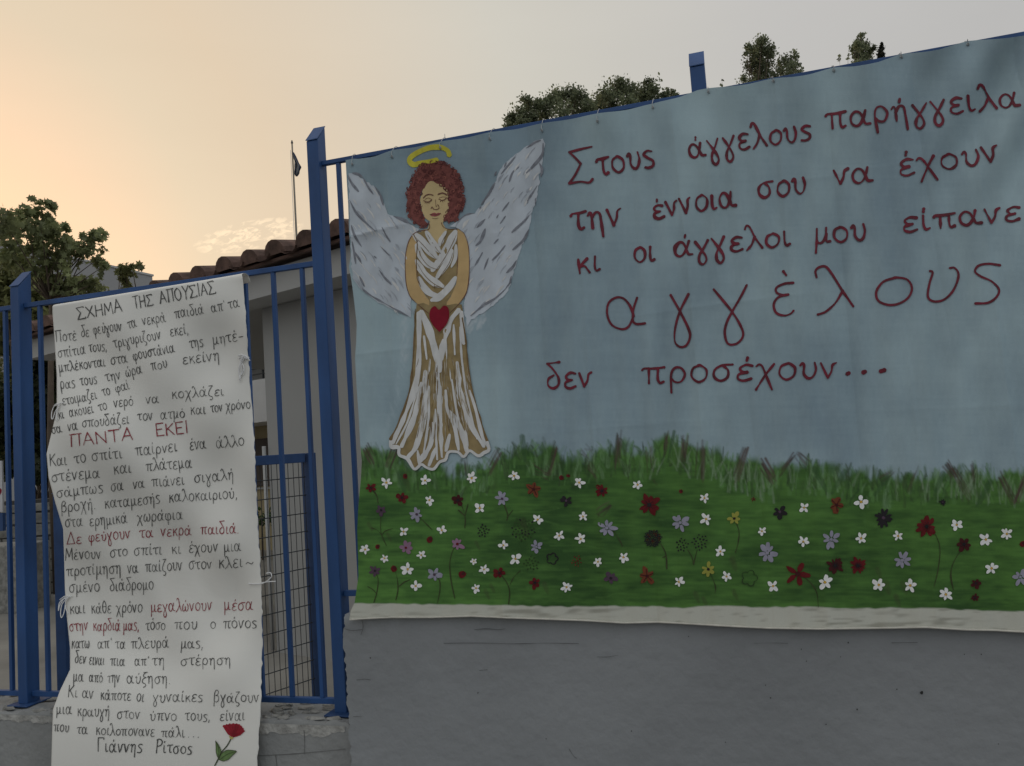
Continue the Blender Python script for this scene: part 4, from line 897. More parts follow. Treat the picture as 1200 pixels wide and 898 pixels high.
poem = [
 (zA, 62/1.7, 1.75, 'k', [('ΣΧΗΜΑ',217,277,443,235),('ΤΗΣ',500,222,598,203),('ΑΠΟΥΣΙΑΣ',632,196,912,143)]),
 (zA, 34, 1.25, 'k', [('Ποτέ',108,388,212,378),('δε',235,363,275,360),('φεύγουν',297,352,438,330),('τα',470,322,515,312),('νεκρά',545,305,660,285),('παιδιά',705,270,850,247),("απ'",890,240,962,228),('τα',975,222,1030,212)]),
 (zA, 34, 1.3, 'k', [('σπίτια',120,465,258,447),('τους,',275,440,365,430),('τριγυριζουν',400,418,635,372),('εκεί,',683,360,775,345)]),
 (zA, 34, 1.35, 'k', [('μπλέκονται',125,540,357,508),('στα',385,503,468,490),('φουστάνια',497,480,705,437),('της',780,418,848,408),('μητέ-',895,402,1050,380)]),
 (zA, 34, 1.3, 'k', [('ρας',133,625,205,615),('τους',232,608,315,595),('την',360,588,435,570),('ώρα',460,562,542,545),('που',588,530,668,515),('εκείνη',745,500,930,478)]),
 (zA, 32, 1.2, 'k', [('ετοιμαζει',143,705,315,672),('το',345,660,383,650),('φαΐ',410,642,480,622)]),
 (zA, 32, 1.25, 'k', [('κι',125,775,150,770),('ακουει',178,765,298,742),('το',325,735,367,725),('νερό',400,715,497,705),('να',560,697,625,692),('κοχλάζει',690,672,950,655)]),
 (zA, 33, 1.3, 'k', [('σα',90,850,140,840),('να',168,832,217,828),('σπουδάζει',240,815,475,797),('τον',518,783,595,778),('ατμό',633,775,755,768),('και',783,752,860,748),('τον',885,742,945,735),('χρόνο',960,730,1085,722)]),
 (zB, 58/1.7, 1.9, 'r', [('ΠΑΝΤΑ',178,102,497,65),('ΕΚΕΙ',612,50,775,33)]),
 (zB, 38, 1.35, 'k', [('Και',78,200,165,193),('το',203,185,260,178),('σπίτι',290,172,443,157),('παίρνει',510,145,717,125),('ένα',780,118,862,110),('άλλο',913,108,1053,95)]),
 (zB, 38, 1.35, 'k', [('στένεμα',88,278,330,255),('και',400,240,487,230),('πλάτεμα',560,222,790,205)]),
 (zB, 36, 1.3, 'k', [('σάμπως',113,355,345,330),('σα',385,325,447,320),('να',495,312,552,308),('πιάνει',590,302,753,290),('σιγαλή',803,282,1000,265)]),
 (zB, 36, 1.3, 'k', [('βροχή.',135,432,312,412),('καταμεσής',355,410,630,385),('καλοκαιριού,',675,380,1020,358)]),
 (zB, 36, 1.25, 'k', [('στα',155,505,243,497),('ερημικά',278,500,467,482),('χωράφια',515,478,745,465)]),
 (zB, 36, 1.4, 'r', [('Δε',163,588,237,585),('φεύγουν',272,578,482,560),('τα',527,557,597,553),('νεκρά',635,550,788,545),('παιδιά.',833,540,1028,535)]),
 (zB, 36, 1.3, 'k', [('Μένουν',155,670,335,660),('στο',380,655,468,648),('σπίτι',500,645,640,640),('κι',690,638,735,635),('έχουν',775,632,920,628),('μια',950,628,1037,623)]),
 (zB, 38, 1.3, 'k', [('προτίμηση',163,750,435,735),('να',468,735,522,732),('παίζουν',557,728,742,720),('στον',775,718,890,710),('κλει',925,710,1045,705),('~',1060,705,1100,702)]),
 (zB, 38, 1.3, 'k', [('σμένο',175,832,328,825),('διάδρομο',378,825,598,815)]),
 (zC, 38, 1.3, 'k', [('και',180,128,257,122),('κάθε',288,125,387,122),('χρόνο',412,122,543,118)]),
 (zC, 38, 1.4, 'r', [('μεγαλώνουν',585,118,893,108),('μέσα',953,108,1098,108)]),
 (zC, 36, 1.35, 'r', [('στην',178,215,270,208),('καρδιά',297,212,432,210),('μας,',447,210,527,208)]),
 (zC, 36, 1.35, 'k', [('τόσο',560,208,658,205),('που',705,203,818,202),('ο',885,200,912,200),('πόνος',950,200,1117,196)]),
 (zC, 36, 1.3, 'k', [('κατω',187,300,277,300),("απ'",318,300,392,298),('τα',408,300,457,300),('πλευρά',487,300,675,298),('μας,',735,300,850,298)]),
 (zC, 34, 1.3, 'k', [('δεν',203,373,258,376),('ειναι',275,380,352,384),('πια',383,386,455,387),("απ'",505,387,577,386),('τη',590,385,655,385),('στέρηση',735,385,988,382)]),
 (zC, 36, 1.3, 'k', [('μα',195,466,247,466),('από',275,468,343,470),('την',367,470,430,472),('αύξηση.',465,475,687,478)]),
 (zC, 36, 1.35, 'k', [('Κι',168,545,215,548),('αν',240,550,297,553),('κάποτε',333,558,485,562),('οι',513,565,550,568),('γυναίκες',595,568,845,568),('βγάζουν',900,570,1130,570)]),
 (zC, 36, 1.3, 'k', [('μια',110,630,188,630),('κραυγή',217,640,378,642),('στον',415,652,530,655),('ύπνο',580,662,715,662),('τους,',757,664,885,664),('είναι',932,662,1058,662)]),
 (zC, 34, 1.3, 'k', [('που',98,715,173,720),('τα',213,727,268,730),('κοιλοπονανε',310,733,605,742),('πάλι',638,745,755,747),('...',768,746,835,748)]),
 (zC, 40, 1.7, 'k', [('Γιάννης',317,818,540,824),('Ρίτσος',610,824,790,830)]),
]
for z, xh, w, c, words in poem:
    b = MB()
    for (t, xa, ya, xb, yb_) in words:
        p = z(xa, ya); q_ = z(xb, yb_); write(b, poster_d, t, p[0], p[1], q_[0], q_[1], xh/4.28, w*.60, off=.0016, jit=.05, step=.9)
    b.build('poem_line', INKR if c == 'r' else INK, poster)['label'] = ('red' if c == 'r' else 'black')+' handwritten Greek line of the poem'
cn = MB(); CRED = mat('carnation_red', alb(96, 12, 24), rough=.7, var=.2, scale=50); CGR = mat('carnation_green', alb(66, 84, 50), rough=.7, var=.2, scale=60); CDK = mat('carnation_line', alb(38, 44, 28), rough=.7, var=.1); CRD = mat('carnation_dark_red', alb(80, 10, 20), rough=.7, var=.1); CYE = mat('calyx_paint', alb(118, 108, 60), rough=.7, var=.1)
fan = [(946,690),(952,684),(960,686),(966,679),(974,682),(982,676),(990,680),(1000,675),(1008,679),(1018,676),(1024,681),(1032,680),(1036,687),(1044,690),(1045,697),(1054,703),(1052,709),(1060,715),(1048,725),(1036,736),(1018,743),(1000,747),(985,740),(972,731),(960,712)]
fill(cn, poster_d, [zC(*q) for q in fan], .0018, 0, grid=4)
for a in ((958,694),(975,686),(992,683),(1010,683),(1026,688),(1040,700),(1048,712)): ribbon(cn, poster_d, [zC(1000,744), zC((1000+a[0])/2+3, (744+a[1])/2), zC(*a)], .5, .0024+.0001*len(cn.f) % .0006, 3, rough=.4)
fill(cn, poster_d, [zC(*q) for q in ((978,738),(990,745),(1002,747),(995,757),(984,755))], .0026, 4)
ribbon(cn, poster_d, [zC(*q) for q in ((988,755),(968,790),(942,820),(922,860),(905,893))], 1.3, .0018, 2)
for lf in ([(911,764),(926,785),(938,812),(934,832),(924,850),(914,822),(913,792)], [(927,858),(940,830),(965,812),(995,812),(1016,818),(995,838),(975,858),(950,866)]):
    fill(cn, poster_d, [zC(*q) for q in lf], .0022, 1, grid=4); ribbon(cn, poster_d, [zC(*q) for q in lf+[lf[0]]], .6, .0028, 2)
ribbon(cn, poster_d, [zC(914,770), zC(927,805), zC(925,845)], .5, .003, 2); ribbon(cn, poster_d, [zC(932,858), zC(970,832), zC(1010,819)], .5, .0031, 2)
cn.build('carnation_drawing', [CRED, CGR, CDK, CRD, CYE], poster)['label'] = 'red carnation drawn in the lower corner of the sheet'

# string ties
def string(name, label, strands, r=.0019):
    P0 = surf(poster_d, np.array([strands[0][0][0]]), np.array([strands[0][0][1]]), .004)[0]
    b = MB()
    for k, s in enumerate(strands):
        C = catmull(s, 1.2); o_ = .005+.004*np.abs(np.sin(np.linspace(0, 3.1, len(C))+k)); b.tube(list(surf(lambda X, Z: np.minimum(poster_d(X, Z), -.04), C[:, 0], C[:, 1], o_)), r, 6)
    o = b.build(name, STRING, smooth=True, loc=tuple(P0)); tag(o, label, 'string', 'white strings tying the poem sheet'); return o
string('string_tie', 'white string knot at the upper left edge of the poem sheet', [[(70,474),(65,474),(61,482),(60.5,490),(62,491),(65,482),(70,475)], [(69,474),(66.5,484),(67,493),(66,488),(68,477)], [(64,476),(70,473),(75,472)]])
string('string_tie', 'white string bow hanging at the upper right edge of the poem sheet', [[(279,417),(284,416),(288,420),(292,419)], [(284,418),(282,424),(283,434),(281,445)], [(288,418),(284,425),(286,432),(283,440)], [(280,420),(287,417),(293,423)], [(285,418),(281,428),(280,436),(281.5,446)]], .0024)
string('string_tie', 'thin white string loop sticking out past the right edge of the sheet', [[(291,684),(300,684.5),(307,684),(313,681),(318,676),(317,671.5),(312,672)], [(306,683.5),(314,682),(323,681.5)]])
string('string_tie', 'white string bow at the lower left edge of the poem sheet', [[(82,700),(75,702),(70,710),(68.5,716),(70,706),(77,700)], [(80,700),(73,708),(71,718),(72,724),(75,718),(77,706),(79,701)], [(77,701),(77,712),(80,720)], [(84,699),(76,699),(70,703)]])

# ------------------------------------------------------------------ school building behind the fence
e = np.array([.9386, -.345, 0.]); nrm = np.array([.345, .9386, 0.])         # along the eave to the right, and away from the street
B0 = np.array([-2.738, 2.637, 0.])
def on_line(px, off, z=None):                        # point on the vertical plane through the eave line, off metres behind it, seen at px
    P = B0+nrm*off; d = ray(px, 600); t = np.dot(P-EYE, nrm)/np.dot(d, nrm); s = np.dot(EYE+d*t-P, e); return s
sc = on_line(317.5, .32)
sL = on_line(36, 0.0); sR = 2.0
ZB, ZT = 2.95, 3.16
school = empty('school_building', tuple(B0+e*(sc+1)+nrm*.3)); tag(school, 'single storey grey school building with clay tile eave behind the fence', 'building')
def quadbox(b, s0, s1, n0, n1, z0, z1, mi=0):
    P = [B0+e*s+nrm*n for s, n in ((s0, n0), (s1, n0), (s1, n1), (s0, n1))]
    b.prism([p+np.array([0, 0, z0]) for p in P], [p+np.array([0, 0, z1]) for p in P], mi)
b = MB(); quadbox(b, sc, sR, .32, 4.5, -.02, ZB-.001); b.build('wall', WALLB, school)
b = MB(); quadbox(b, sL, sR, 0, .28, ZB, ZT); b.build('eave_beam', WHITEW, school)
b = MB(); quadbox(b, sL, sR, .281, 4.6, ZB+.002, ZB+.10); b.build('soffit', WALLB, school)
rf = MB(); slope = math.radians(13); ns_ = int((sR-sL+.5)/.355); rl = 4.2
ups = nrm*math.cos(slope)+np.array([0, 0, math.sin(slope)]); nn = np.cross(e, ups); nn = nn if nn[2] > 0 else -nn
base = B0-nrm*.10+np.array([0, 0, ZT+.012])
rf.prism([base+e*(sL-.25), base+e*sR, base+e*sR+ups*rl, base+e*(sL-.25)+ups*rl], [base+e*(sL-.25)+nn*.02, base+e*sR+nn*.02, base+e*sR+ups*rl+nn*.02, base+e*(sL-.25)+ups*rl+nn*.02])
s_ref = on_line(311, -.1)
k0 = math.floor((sL-.2-s_ref)/.355)+1
TT_ = [s_ref+.355*k for k in range(k0, k0+ns_)]
for s in TT_:
    for j in range(9):                               # overlapping barrel tiles up the slope
        u0 = -.03+.46*j; jx = R.gauss(0, .014); jz = R.gauss(0, .006); V_ = []; n = 9
        for (u, r_, dz) in ((u0, .122, .024), (u0+.5, .106, .004)):
            for rr in (r_, r_-.016):
                for a in np.linspace(0, math.pi, n): V_.append(base+e*(s+jx+rr*math.cos(a))+ups*u+nn*(rr*math.sin(a)*.95+.012+dz+jz))
        A0, A1, A2, A3 = 0, n, 2*n, 3*n; f = []
        for q_ in range(n-1):
            f += [(A0+q_, A0+q_+1, A2+q_+1, A2+q_), (A1+q_, A3+q_, A3+q_+1, A1+q_+1), (A0+q_, A1+q_, A1+q_+1, A0+q_+1), (A2+q_, A2+q_+1, A3+q_+1, A3+q_)]
        if j == 0: f.append(tuple(range(n, 2*n))[::-1])
        rf.add(V_, f)
        if j < 8:                                    # the channel tile between two covers, edge lifted
            V_ = []
            for (u, r_, dz) in ((u0-.015, .085, .0), (u0+.5, .092, -.008)):
                for a in np.linspace(math.pi, 2*math.pi, 7): V_.append(base+e*(s+.1775+jx+r_*math.cos(a)*1.1)+ups*u+nn*(r_*math.sin(a)*.5+.062+dz))
            rf.add(V_, [(i, i+1, 7+i+1, 7+i) for i in range(6)])
rf.build('tile_roof', TILE, school, smooth=False)
b = MB(); s_p = on_line(205, .14); P = B0+e*s_p+nrm*.14; b.tube([P+np.array([0, 0, -.02]), P+np.array([0, 0, ZB-.002])], .11, 16); b.build('porch_column', WHITEW, school, smooth=True)
b = MB(); P = at_d(226.5, 330, 7.9); b.tube([P+np.array([0, 0, -.16]), P+np.array([0, 0, .0])], .03, 10); b.prism([P+np.array([dx, dy, 0.0]) for dx, dy in ((-.06,-.05),(.06,-.05),(.06,.05),(-.06,.05))], [P+np.array([dx, dy, .045]) for dx, dy in ((-.045,-.04),(.045,-.04),(.045,.04),(-.045,.04))])
b.build('roof_vent', mat('pale_metal', (.5, .52, .58), rough=.5, var=.1), school)
b = MB(); P = B0+e*(sc-.03)+nrm*.30; b.tube([P+np.array([0, 0, .02]), P+np.array([0, 0, 1.75])], .018, 8); b.build('drain_pipe', WHITEW, school, smooth=True)

# ------------------------------------------------------------------ open mesh gate
def gate_leaf(label, A, Bp, zb, zt, mesh=True):
    A = np.array([*A, 0.]); Bp = np.array([*Bp, 0.]); d = Bp-A; ln = np.linalg.norm(d); d /= ln
    root = empty('mesh_gate', tuple(A)); tag(root, label, 'gate')
    up = np.array([0, 0, 1.])
    for p, w in ((A, .055), (Bp, .07)):
        b = MB(); b.bar(p+up*zb, p+up*zt, w, .05, up=d); b.build('stile', BLUE_D, root, bevel=.003)
    for nm, z in (('top_bar', zt-.025), ('lower_bar', zb+.03)):
        b = MB(); b.bar(A+d*.036+up*z, Bp-d*.036+up*z, .04, .05); b.build(nm, BLUE_D, root, bevel=.003)
    b = MB(); nx = int(ln/.034)
    for i in range(1, nx):
        p = A+d*(ln*i/nx); b.tube([p+up*(zb+.05), p+up*(zt-.05)], .0019, 5)
    z = zb+.08
    off = np.cross(d, up)*.0045
    while z < zt-.05:
        b.tube([A+d*.03+up*z+off, Bp-d*.03+up*z+off], .003, 5); z += .098
    b.build('wire_mesh', WIRE, root)
    return root
gB = at_d(361, 531, 4.45); gA_d = ray(1330, 486); gA_d[2] = 0; gA_d /= np.linalg.norm(gA_d)
gAp = gB-gA_d*1.15
print('gate', gB, gAp)
gate_leaf('open blue framed wire mesh gate standing in the yard behind the poem sheet', gAp[:2], gB[:2], .06, gB[2])
gp = at_d(73, 578, 4.6)
b = MB(); b.box((gp[0]-.035, gp[1]-.035, .0), (gp[0]+.035, gp[1]+.035, gp[2])); pg = empty('gate_post', (gp[0], gp[1], 0)); tag(pg, 'dark blue square gate post partly hidden by the left edge of the poem sheet', 'post')
b.build('post_tube', BLUE_D, pg, bevel=.004)
b = MB(); b.prism([(gp[0]+x, gp[1]+y, gp[2]+.001) for x, y in ((-.04,-.04),(.04,-.04),(.04,.04),(-.04,.04))], [(gp[0]+x, gp[1]+y, gp[2]+.014) for x, y in ((-.02,-.02),(.02,-.02),(.02,.02),(-.02,.02))]); b.build('post_cap', BLUE_D, pg)

# ------------------------------------------------------------------ house with balcony seen in the gap
def facing(P):                                        # right and back vectors for a facade looking at the street, turned like the school
    return e, nrm
hD = 15.0
P = at_d(306, 700, hD); hb0 = np.array([P[0], P[1], 0.])
house = empty('balcony_house', tuple(hb0)); tag(house, 'pale yellow house with white balcony and brown shutter glimpsed past the school corner', 'house')
def hbox(b, s0, s1, n0, n1, z0, z1, o=None):
    o = hb0 if o is None else o
    Q = [o+e*s+nrm*n for s, n in ((s0, n0), (s1, n0), (s1, n1), (s0, n1))]
    b.prism([p+np.array([0, 0, z0]) for p in Q], [p+np.array([0, 0, z1]) for p in Q])
zz = lambda y: at_d(306, y, hD)[2]
YEL = mat('yellow_house_paint', (.36, .30, .18), rough=.9, var=.1, scale=3, bump=.1); SHUT = mat('brown_shutter', (.07, .055, .05), rough=.7, var=.15, scale=20, stretch=(1, 1, 8))
b = MB(); hbox(b, -4, 4, 0, 5, 0, zz(498)-.01); b.build('ground_wall', YEL, house)
b = MB(); hbox(b, -4, 4, .6, 5, zz(498)+.02, zz(385)); b.build('upper_wall', WALLB, house)
b = MB(); hbox(b, -4, 4, -.9, .0, zz(499), zz(453)); b.build('balcony_parapet', mat('bright_white_paint', (.6, .6, .6), rough=.8, var=.04), house)
b = MB(); hbox(b, -4.1, 4.1, -1.0, 5.1, zz(384), zz(378)); b.build('roof_slab', WHITEW, house)
b = MB()
for k in range(17): hbox(b, -4+.5*k-.012, -4+.5*k+.012, -.86, -.83, zz(453)+.003, zz(441))
hbox(b, -4, 4, -.87, -.82, zz(441)+.002, zz(440)); hbox(b, -4, 4, -.87, -.82, zz(447), zz(446.2)); b.build('balcony_rail', WIRE, house)
b = MB(); hbox(b, .02, .55, -.03, .02, zz(570), zz(514)); b.build('shutter', SHUT, house, bevel=.004)
b = MB(); hbox(b, -.06, .015, -.04, .02, zz(572), zz(512)); hbox(b, -.06, .60, -.045, .025, zz(573.5), zz(571.5)); b.build('window_frame', WHITEW, house)

# leaves ---------------------------------------------------------------------------------
def leaf_mesh(name, centres, per, size, cols, parent, spread=1.0, star=True, seed=1, flat=.5):
    r = np.random.default_rng(seed); V = []; Fc = []; Cc = []; n = 0
    if star: shp = [(0,-.5),(.16,-.18),(.5,-.22),(.3,.05),(.42,.36),(.14,.26),(0,.55),(-.14,.26),(-.42,.36),(-.3,.05),(-.5,-.22),(-.16,-.18)]
    else: shp = [(0,-.5),(.27,-.15),(.25,.2),(0,.55),(-.25,.2),(-.27,-.15)]
    shp = np.array(shp); k = len(shp)
    for (c, rad) in centres:
        m_ = max(3, int(per*(rad/centres[0][1])**1.6)) if per > 0 else 3
        sub = r.normal(0, .5, (max(2, m_//9), 3))
        tint = .65+.7*r.random()
        for i in range(m_):
            s = sub[r.integers(len(sub))]; p = np.array(c)+rad*spread*(s*.95+r.normal(0, .30, 3))
            a = r.normal(0, 1, 3); a /= np.linalg.norm(a); b_ = np.cross(a, r.normal(0, 1, 3)); b_ /= np.linalg.norm(b_); cc = np.cross(a, b_)
            sz = size*(.6+.7*r.random()); V += list(p+(shp[:, :1]*a+shp[:, 1:]*b_+.18*np.abs(shp[:, :1])*cc)*sz)
            Fc.append(tuple(range(n, n+k))); n += k
            col = np.array(cols[r.integers(len(cols))])*tint*(.8+.4*r.random()); Cc += [(*col, 1)]*k
    mb = MB(); mb.add(V, Fc); o = mb.build(name, LEAF, parent)
    at_ = o.data.color_attributes.new('leafcol', 'FLOAT_COLOR', 'POINT'); at_.data.foreach_set('color', np.array(Cc, np.float32).ravel())
    return o
def tree(kind, label, d, px_clusters, trunk_px, per, size, cols, star=True, seed=1, group=None, jitter=.5, tr=.12, limbs=True, spread=1.0, below=0):
    cs = []; r = np.random.default_rng(seed)
    if below:                                        # the rest of the crown, down behind the cloth
        xs0 = [c[0] for c in px_clusters]; ys0 = max(c[1] for c in px_clusters); pm_ = max(c[2] for c in px_clusters); xa, xb = min(xs0), max(xs0); px_clusters = list(px_clusters)
        for k in range(below):
            t = (k+.5)/below; hw = (xb-xa)/2*(1-.55*t); px_clusters.append(((xa+xb)/2+r.uniform(-1, 1)*hw, ys0+pm_*.6+t*(xb-xa)*.55, pm_))
    for (x, y, pr) in px_clusters:
        cs.append((at_d(x, y, d*(1+r.normal(0, jitter*.03))), pr/F*d))
    base = at_d(trunk_px[0], trunk_px[1], d); base = np.array([base[0], base[1], 0.])
    root = empty(kind, tuple(base)); tag(root, label, 'tree', group)
    fork = at_d(trunk_px[0], trunk_px[1], d)
    b = MB(); mid = (base+fork)/2+np.array([r.normal(0, .06), r.normal(0, .06), 0])
    b.tube([base, mid, fork], [tr, tr*.75, tr*.5], 9); b.build('trunk', BARK, root, smooth=True)
    if limbs:
        b = MB()
        for (c, rad) in cs:
            m1 = fork*.55+np.array(c)*.45+np.array([r.normal(0, .05), r.normal(0, .05), -.03*np.linalg.norm(np.array(c)-fork)])
            b.tube([fork-np.array([0, 0, .02]), m1, np.array(c)], [tr*.28, tr*.16, tr*.05], 5)
        b.build('limb', BARK, root, smooth=True)
    leaf_mesh('crown', cs, per, size, cols, root, star=star, seed=seed, spread=spread)
    return root
GA = [(.22, .245, .12), (.25, .28, .135), (.17, .19, .095), (.28, .31, .15)]
GB_ = [(.19, .20, .085), (.22, .225, .095), (.16, .17, .075)]
GC = [(.18, .205, .12), (.21, .235, .14), (.14, .165, .10)]
plane = [(22,262,20),(4,258,16),(8,276,18),(34,248,12),(48,243,12),(59,249,8),(48,266,18),(62,270,12),(77,268,6),(72,266,7),(42,288,16),(56,286,17),(68,298,15),(88,292,12),(102,283,11),(110,277,10),(121,272,6),(98,299,10),(114,304,10),(123,311,5),
         (8,296,14),(28,300,14),(60,312,14),(44,318,12),(84,326,14),(102,336,12),(114,342,9),(72,336,12),(118,330,7),(20,315,12)]
tree('plane_tree', 'plane tree with loose lobed leaves against the sunset behind the left blue post', 11.5, plane, (60, 352), 155, .10, GA, seed=3, tr=.06)
tree('plane_tree', 'short leafy shoot standing before the white block, right of the larger plane tree', 11.2, [(148,318,8),(155,315,7),(144,330,7),(150,335,6),(140,322,6)], (150, 352), 40, .10, GB_, seed=5, tr=.05)
soft = [(6,322,22),(22,338,22),(38,330,18),(8,348,22),(34,352,20),(52,348,16),(70,352,16),(92,350,14),(118,352,12),(15,372,18),(45,375,16),(60,395,16),(5,400,22),(30,420,22),(55,440,18),(8,450,24),(42,465,20),(60,480,16),(10,495,24),(40,505,20),(8,530,18),(30,530,16),(58,520,14),(70,540,12)]
tree('broadleaf_tree', 'soft green broadleaf tree deeper in the yard behind the blue left post', 15.5, soft, (26, 560), 420, .15, GB_, star=False, seed=8, tr=.14)
dark = [(50,432,14),(58,452,14),(46,470,14),(60,492,14),(44,505,14),(58,528,12),(66,545,10),(8,470,18),(5,510,16),(22,545,12),(52,555,10)]
tree('shade_tree', 'dark leafy tree under the eave between the left post and the poem sheet', 12.6, dark, (50, 600), 300, .13, [(.026, .034, .014), (.036, .046, .018), (.022, .028, .012)], star=True, seed=9, tr=.12)
midA = [(668,110,9),(655,114,10),(645,120,10),(634,124,9),(622,126,9),(617,118,7),(610,132,9),(601,140,8),(596,146,5),(676,112,7),(685,117,7),(690,126,8),(672,124,11),(658,130,10),(640,136,10),(625,140,8),(684,133,8),(612,144,7)]
tree('broadleaf_tree', 'round grey green tree beyond the banner, left of its blue centre post', 22, midA, (650, 205), 420, .08, GC, star=False, seed=12, tr=.16, below=16)
midB = [(727,100,9),(722,108,10),(712,113,10),(735,106,10),(745,110,9),(760,100,8),(766,105,8),(757,112,9),(704,118,9),(700,124,8),(716,124,10),(735,120,10),(752,121,9),(766,116,7),(782,108,4),(788,110,4),(778,113,5),(793,112,3)]
tree('broadleaf_tree', 'taller grey green tree beyond the banner, touching the blue centre post side', 23, midB, (735, 200), 420, .08, GC, star=False, seed=14, tr=.16, below=16)
rt = [(893,48,6),(890,56,8),(882,60,7),(900,60,7),(886,70,9),(898,72,8),(903,66,5),(880,78,7),(890,82,9),(877,55,4),(875,62,3),(893,92,9),(872,92,4),(905,90,8)]
tree('slender_tree', 'slender airy tree above the banner, tallest right of the blue centre post', 24, rt, (890, 150), 240, .075, GC, star=False, seed=16, tr=.12, below=10)
rt2 = [(922,74,8),(930,67,6),(915,72,6),(926,82,8),(914,84,7),(934,76,4),(930,86,6),(937,84,2.5)]
tree('slender_tree', 'bushy lower tree beside the slender airy tree above the banner', 24.5, rt2, (920, 150), 260, .075, GC, star=False, seed=17, tr=.1, below=8)
pn = [(1009,42,3),(1008,48,5),(1005,54,5),(1014,54,5),(1000,58,4),(1020,59,4),(1009,60,7),(1004,66,5),(1016,66,5),(1024,56,2.5),(1001,54,2.5),(1010,72,8)]
tree('pine_tree', 'small spiky pine top above the right end of the banner', 26, pn, (1010, 140), 110, .075, GC, star=False, seed=18, tr=.1, limbs=True, below=8)
tree('cypress_tree', 'dark narrow cypress tip beside the small pine above the banner', 27, [(1033,52,1.6),(1032.5,56,2.6),(1032.5,61,3.2),(1032,66,3.6),(1032,73,4),(1032,82,4.5)], (1032, 140), 95, .06, [(.018, .022, .016), (.026, .03, .02)], star=False, seed=19, tr=.08, limbs=False)
tree('sapling_tree', 'tiny pale treetops showing over the rail left of the small pine', 27, [(984,70,2.6),(984,66,1.8),(995,69,2.4),(994,65,1.6)], (989, 140), 14, .10, GC, star=False, seed=20, tr=.05)
tree('sapling_tree', 'tiny treetop showing over the rail just right of the blue centre post', 27, [(846,98,2.2),(846,94,1.4)], (846, 140), 14, .10, GC, star=False, seed=22, tr=.05)

# ------------------------------------------------------------------ yard: stone wall, plinth, heart sign, far block
ST = mat('pale_stone', (.20, .195, .18), rough=.9, var=.35, scale=7, bump=.6, bscale=30); MORT = mat('dark_mortar', (.07, .068, .062), rough=1, var=.2)
swd = 11.2
def atg(px): 
    d = ray(px, 690); g = EYE+d*(swd); return g
A_ = atg(-30); B__ = atg(150); A_[2] = B__[2] = 0; dd = (B__-A_); lnw = np.linalg.norm(dd); dd /= lnw; bk = np.array([-dd[1], dd[0], 0.]); bk = bk if bk[1] > 0 else -bk
ztop = at_d(55, 585, swd)[2]
sw = empty('stone_wall', tuple(A_)); tag(sw, 'stone block yard wall with dark mortar joints seen between the fence bars', 'wall')
b = MB(); Q = [A_, B__, B__+bk*.4, A_+bk*.4]; b.prism([q-np.array([0, 0, .02]) for q in Q], [q+np.array([0, 0, ztop]) for q in Q]); b.build('mortar_core', MORT, sw)
b = MB(); z = .02; row = 0
while z < ztop-.05:
    h_ = R.uniform(.11, .19); x = -.15*(row % 2)
    while x < lnw:
        l_ = R.uniform(.18, .42); x0 = max(x, 0)+.012; x1 = min(x+l_, lnw)-.012
        if x1 > x0+.03:
            P0 = A_+dd*x0-bk*R.uniform(.01, .03); P1 = A_+dd*x1-bk*R.uniform(.01, .03); j = R.uniform(-.01, .01)
            b.prism([P0+np.array([0, 0, z]), P1+np.array([0, 0, z+j]), P1+bk*.1+np.array([0, 0, z+j]), P0+bk*.1+np.array([0, 0, z])], [P0+np.array([0, 0, z+h_-.02]), P1+np.array([0, 0, z+h_-.02+j]), P1+bk*.1+np.array([0, 0, z+h_-.02+j]), P0+bk*.1+np.array([0, 0, z+h_-.02])])
        x += l_
    z += h_; row += 1
b.build('stone', ST, sw, bevel=.008)
hs = at_d(0.5, 568, 9.0)
sg = empty('heart_sign', (hs[0], hs[1], 0)); tag(sg, 'white sheet with red heart and blue strip on a stand at the left edge', 'sign')
b = MB(); b.box((hs[0]-.30, hs[1]-.01, at_d(2, 600, 9)[2]), (hs[0]+.035, hs[1]+.01, at_d(2, 540, 9)[2])); b.build('sheet', mat('sign_white', (.5, .5, .52), rough=.8, var=.08), sg)
b = MB(); t = np.linspace(0, 2*math.pi, 25)[:-1]; hx = .06*(np.sin(t)**3); hz_ = .004*(13*np.cos(t)-5*np.cos(2*t)-2*np.cos(3*t)-np.cos(4*t))
b.add([(hs[0]-.03+x, hs[1]-.0115, at_d(2, 577, 9)[2]+z) for x, z in zip(hx, hz_)], [tuple(range(24))]); b.build('heart', HEART, sg)
b = MB(); b.box((hs[0]-.30, hs[1]-.02, at_d(2, 622, 9)[2]), (hs[0]+.045, hs[1]+.02, at_d(2, 601, 9)[2])); b.build('blue_strip', BLUE_D, sg)
b = MB(); b.box((hs[0]-.25, hs[1]+.012, 0), (hs[0]-.21, hs[1]+.05, at_d(2, 560, 9)[2])); b.build('stand_leg', WIRE, sg)
pl = at_d(8, 690, 9.8)
b = MB(); b.box((pl[0]-1.2, pl[1], -.01), (pl[0]+.16, pl[1]+.5, at_d(8, 640, 9.8)[2])); cb = b.build('concrete_plinth', CEM, bevel=.02, loc=(pl[0]-.5, pl[1], 0)); tag(cb, 'low bare concrete plinth in the yard at the left edge below the heart sign', 'plinth')
